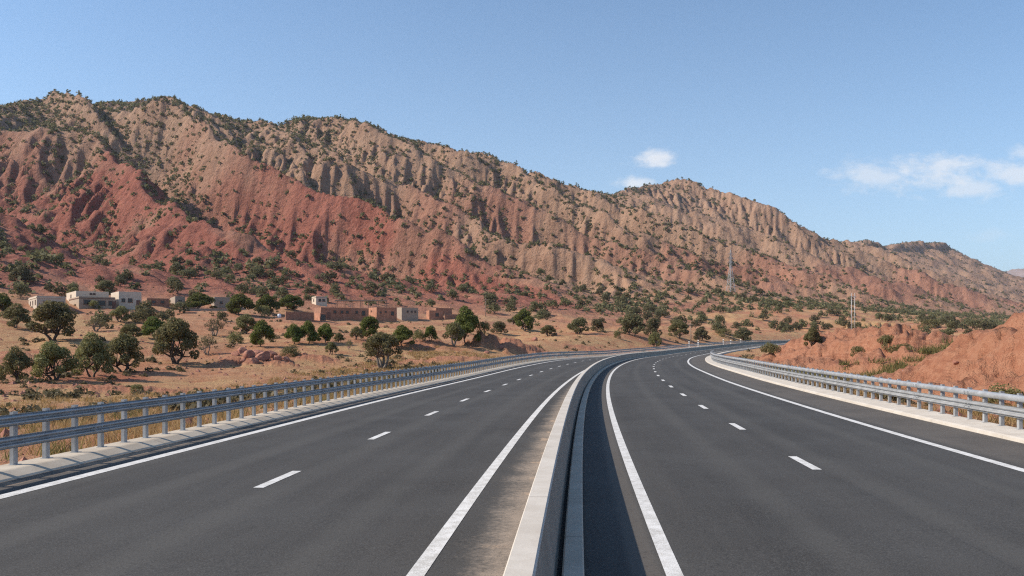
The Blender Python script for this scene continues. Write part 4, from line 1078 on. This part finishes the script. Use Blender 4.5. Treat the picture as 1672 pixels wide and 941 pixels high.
for x, y, z, v0 in zip(X_, Y_, Z_, v_):
    wd = 1.3 + 4.6 * rs.rand() ** 1.7; wd *= (1.0 if y < 900 else 1.25); h_ = wd * rs.uniform(.55, .85)
    if clash(x, y, wd / 2, .36): continue
    take(x, y, wd / 2); scr.append((x, y, z - .15, h_, wd))
# low tufts on the open plain
N = 24000
a_ = rs.uniform(R(-34), R(34), N); t_ = np.exp(rs.uniform(math.log(38), math.log(420), N)); X_ = np.sin(a_) * t_; Y_ = np.cos(a_) * t_
o_, s_ = road_os(X_, Y_); ok = (np.abs(o_) > 13) & (fbm(X_ / 22., Y_ / 22., 231, 3) > -.05) & (rs.rand(N) < .35)
X_, Y_ = X_[ok], Y_[ok]; Z_, zn_, *_ = height(X_, Y_)
tuft = [(x, y, z - .05, q * .6, q) for x, y, z, q, k in zip(X_, Y_, Z_, .25 + 1.2 * rs.rand(len(X_)) ** 2.8, zn_) if k < .2]
tag(scatter_mesh('scrub', scr, 26, m_dark, 9), kind='stuff')
scatter_mesh('low_weeds', tuft, 40, m_dry, 10)

# ------------------------------------------------------------------ dry grass and stones
m_straw = leaf_mat('dry_grass', (.34, .22, .085), (.52, .36, .16), (.60, .45, .24))
def grass(name, pts, blades, hh, mat, seed, spread=.16):
    rs = np.random.RandomState(seed); n_ = len(pts); P = np.array(pts)
    b0 = P[:, None, :] + np.concatenate([rs.normal(size=(n_, blades, 2)) * spread, np.zeros((n_, blades, 1))], 2)
    hgt = hh * rs.uniform(.45, 1.25, (n_, blades, 1)) * rs.uniform(.6, 1.3, (n_, 1, 1)); lean = np.concatenate([rs.normal(size=(n_, blades, 2)) * .42, np.ones((n_, blades, 1))], 2)
    tip = b0 + lean * hgt; an = rs.uniform(0, 3.14, (n_, blades, 1)); wv = np.concatenate([np.cos(an), np.sin(an), 0 * an], 2) * .011 * (hh / .3) ** .5
    dist = np.linalg.norm(P[:, :2], axis=1)[:, None, None]; wv = wv * np.clip(dist / 28, 1, 4)
    V = np.stack([b0 - wv, b0 + wv, tip], 2).reshape(-1, 3)
    o = np_obj(name, V, np.arange(len(V)).reshape(-1, 3), mat, smooth=False); tag(o, kind='stuff'); return o
def ground_pts(n_, o0, o1, s0, s1, seed, thr, power=1.0):
    rs = np.random.RandomState(seed); oo = o0 + (o1 - o0) * rs.rand(n_) ** power; ss_ = rs.uniform(s0, s1, n_)
    P = rp(ss_, 0); th = np.interp(ss_, SS, TH); x = P[:, 0] + oo * np.cos(th); y = P[:, 1] - oo * np.sin(th)
    k = fbm(x / 5., y / 5., seed, 3) > thr; x, y = x[k], y[k]; z, zn, *_ = height(x, y)
    m_ = zn < (.45 if thr > -.3 or o0 < 0 or o0 != 13 else .8); return np.stack([x, y, z], -1)[m_]
g1 = ground_pts(9000, -11.0, -34, 2, 120, 401, -.25, 1.7)
g2 = ground_pts(2600, 11.1, 16.5, 8, 130, 402, -.3, 1.2)
g3 = ground_pts(1600, 14, 34, 44, 80, 403, -.1)
grass('dry_grass', np.vstack([g1, g2, g3]), 12, .34, m_straw, 410)
m_gr = leaf_mat('green_grass', (.16, .15, .05), (.26, .22, .085), (.36, .30, .13))
grass('green_grass', np.vstack([ground_pts(500, 13.5, 17.5, 17, 30, 405, -.2), ground_pts(900, 13, 30, 52, 74, 406, -.3), ground_pts(320, -11.2, -20, 4, 60, 407, .25)]), 22, .52, m_gr, 411, .22)
# loose stones
def stones(name, pts, rmin, rmax, seed):
    rs = np.random.RandomState(seed); oct_ = np.array([[1, 0, 0], [0, 1, 0], [-1, 0, 0], [0, -1, 0], [0, 0, .8], [0, 0, -.6]]); n_ = len(pts)
    f = np.array([[0, 1, 4], [1, 2, 4], [2, 3, 4], [3, 0, 4], [1, 0, 5], [2, 1, 5], [3, 2, 5], [0, 3, 5]])
    r = (rmin + (rmax - rmin) * rs.rand(n_) ** 3)[:, None, None]; an = rs.uniform(0, 6.28, n_)
    q = oct_[None] * rs.uniform(.6, 1.3, (n_, 6, 3)) * r
    x = q[..., 0] * np.cos(an)[:, None] - q[..., 1] * np.sin(an)[:, None]; y = q[..., 0] * np.sin(an)[:, None] + q[..., 1] * np.cos(an)[:, None]
    V = np.stack([x, y, q[..., 2]], -1) + np.array(pts)[:, None, :]
    F = (np.arange(n_)[:, None, None] * 6 + f[None]).reshape(-1, 3)
    tag(np_obj(name, V.reshape(-1, 3), F, m_rock, smooth=False), kind='stuff')
st = ground_pts(4500, -11.3, -90, 8, 150, 420, -.6, 1.4); st2 = ground_pts(500, 11.5, 30, 12, 120, 421, -.6)
stones('rubble', np.vstack([st, st2]), .05, .34, 422)

for p in PROTO.values():
    for ch in list(p.children): bpy.data.objects.remove(ch)
    bpy.data.objects.remove(p)

# ------------------------------------------------------------------ the air
hb_ = MB(); hb_.box((4500, 6000, 330), (26000, 26000, 700)); mh = bpy.data.materials.new('air'); mh.use_nodes = True; mh.node_tree.nodes.clear()
n = NT(mh.node_tree); pv = n.n('ShaderNodeVolumePrincipled'); pv.inputs['Color'].default_value = (.78, .86, 1.0, 1); pv.inputs['Density'].default_value = .00005; pv.inputs['Anisotropy'].default_value = .2
ou = n.n('ShaderNodeOutputMaterial'); mh.node_tree.links.new(pv.outputs[0], ou.inputs['Volume'])
HAZE = True
if HAZE: tag(hb_.build('haze', mh), kind='stuff')
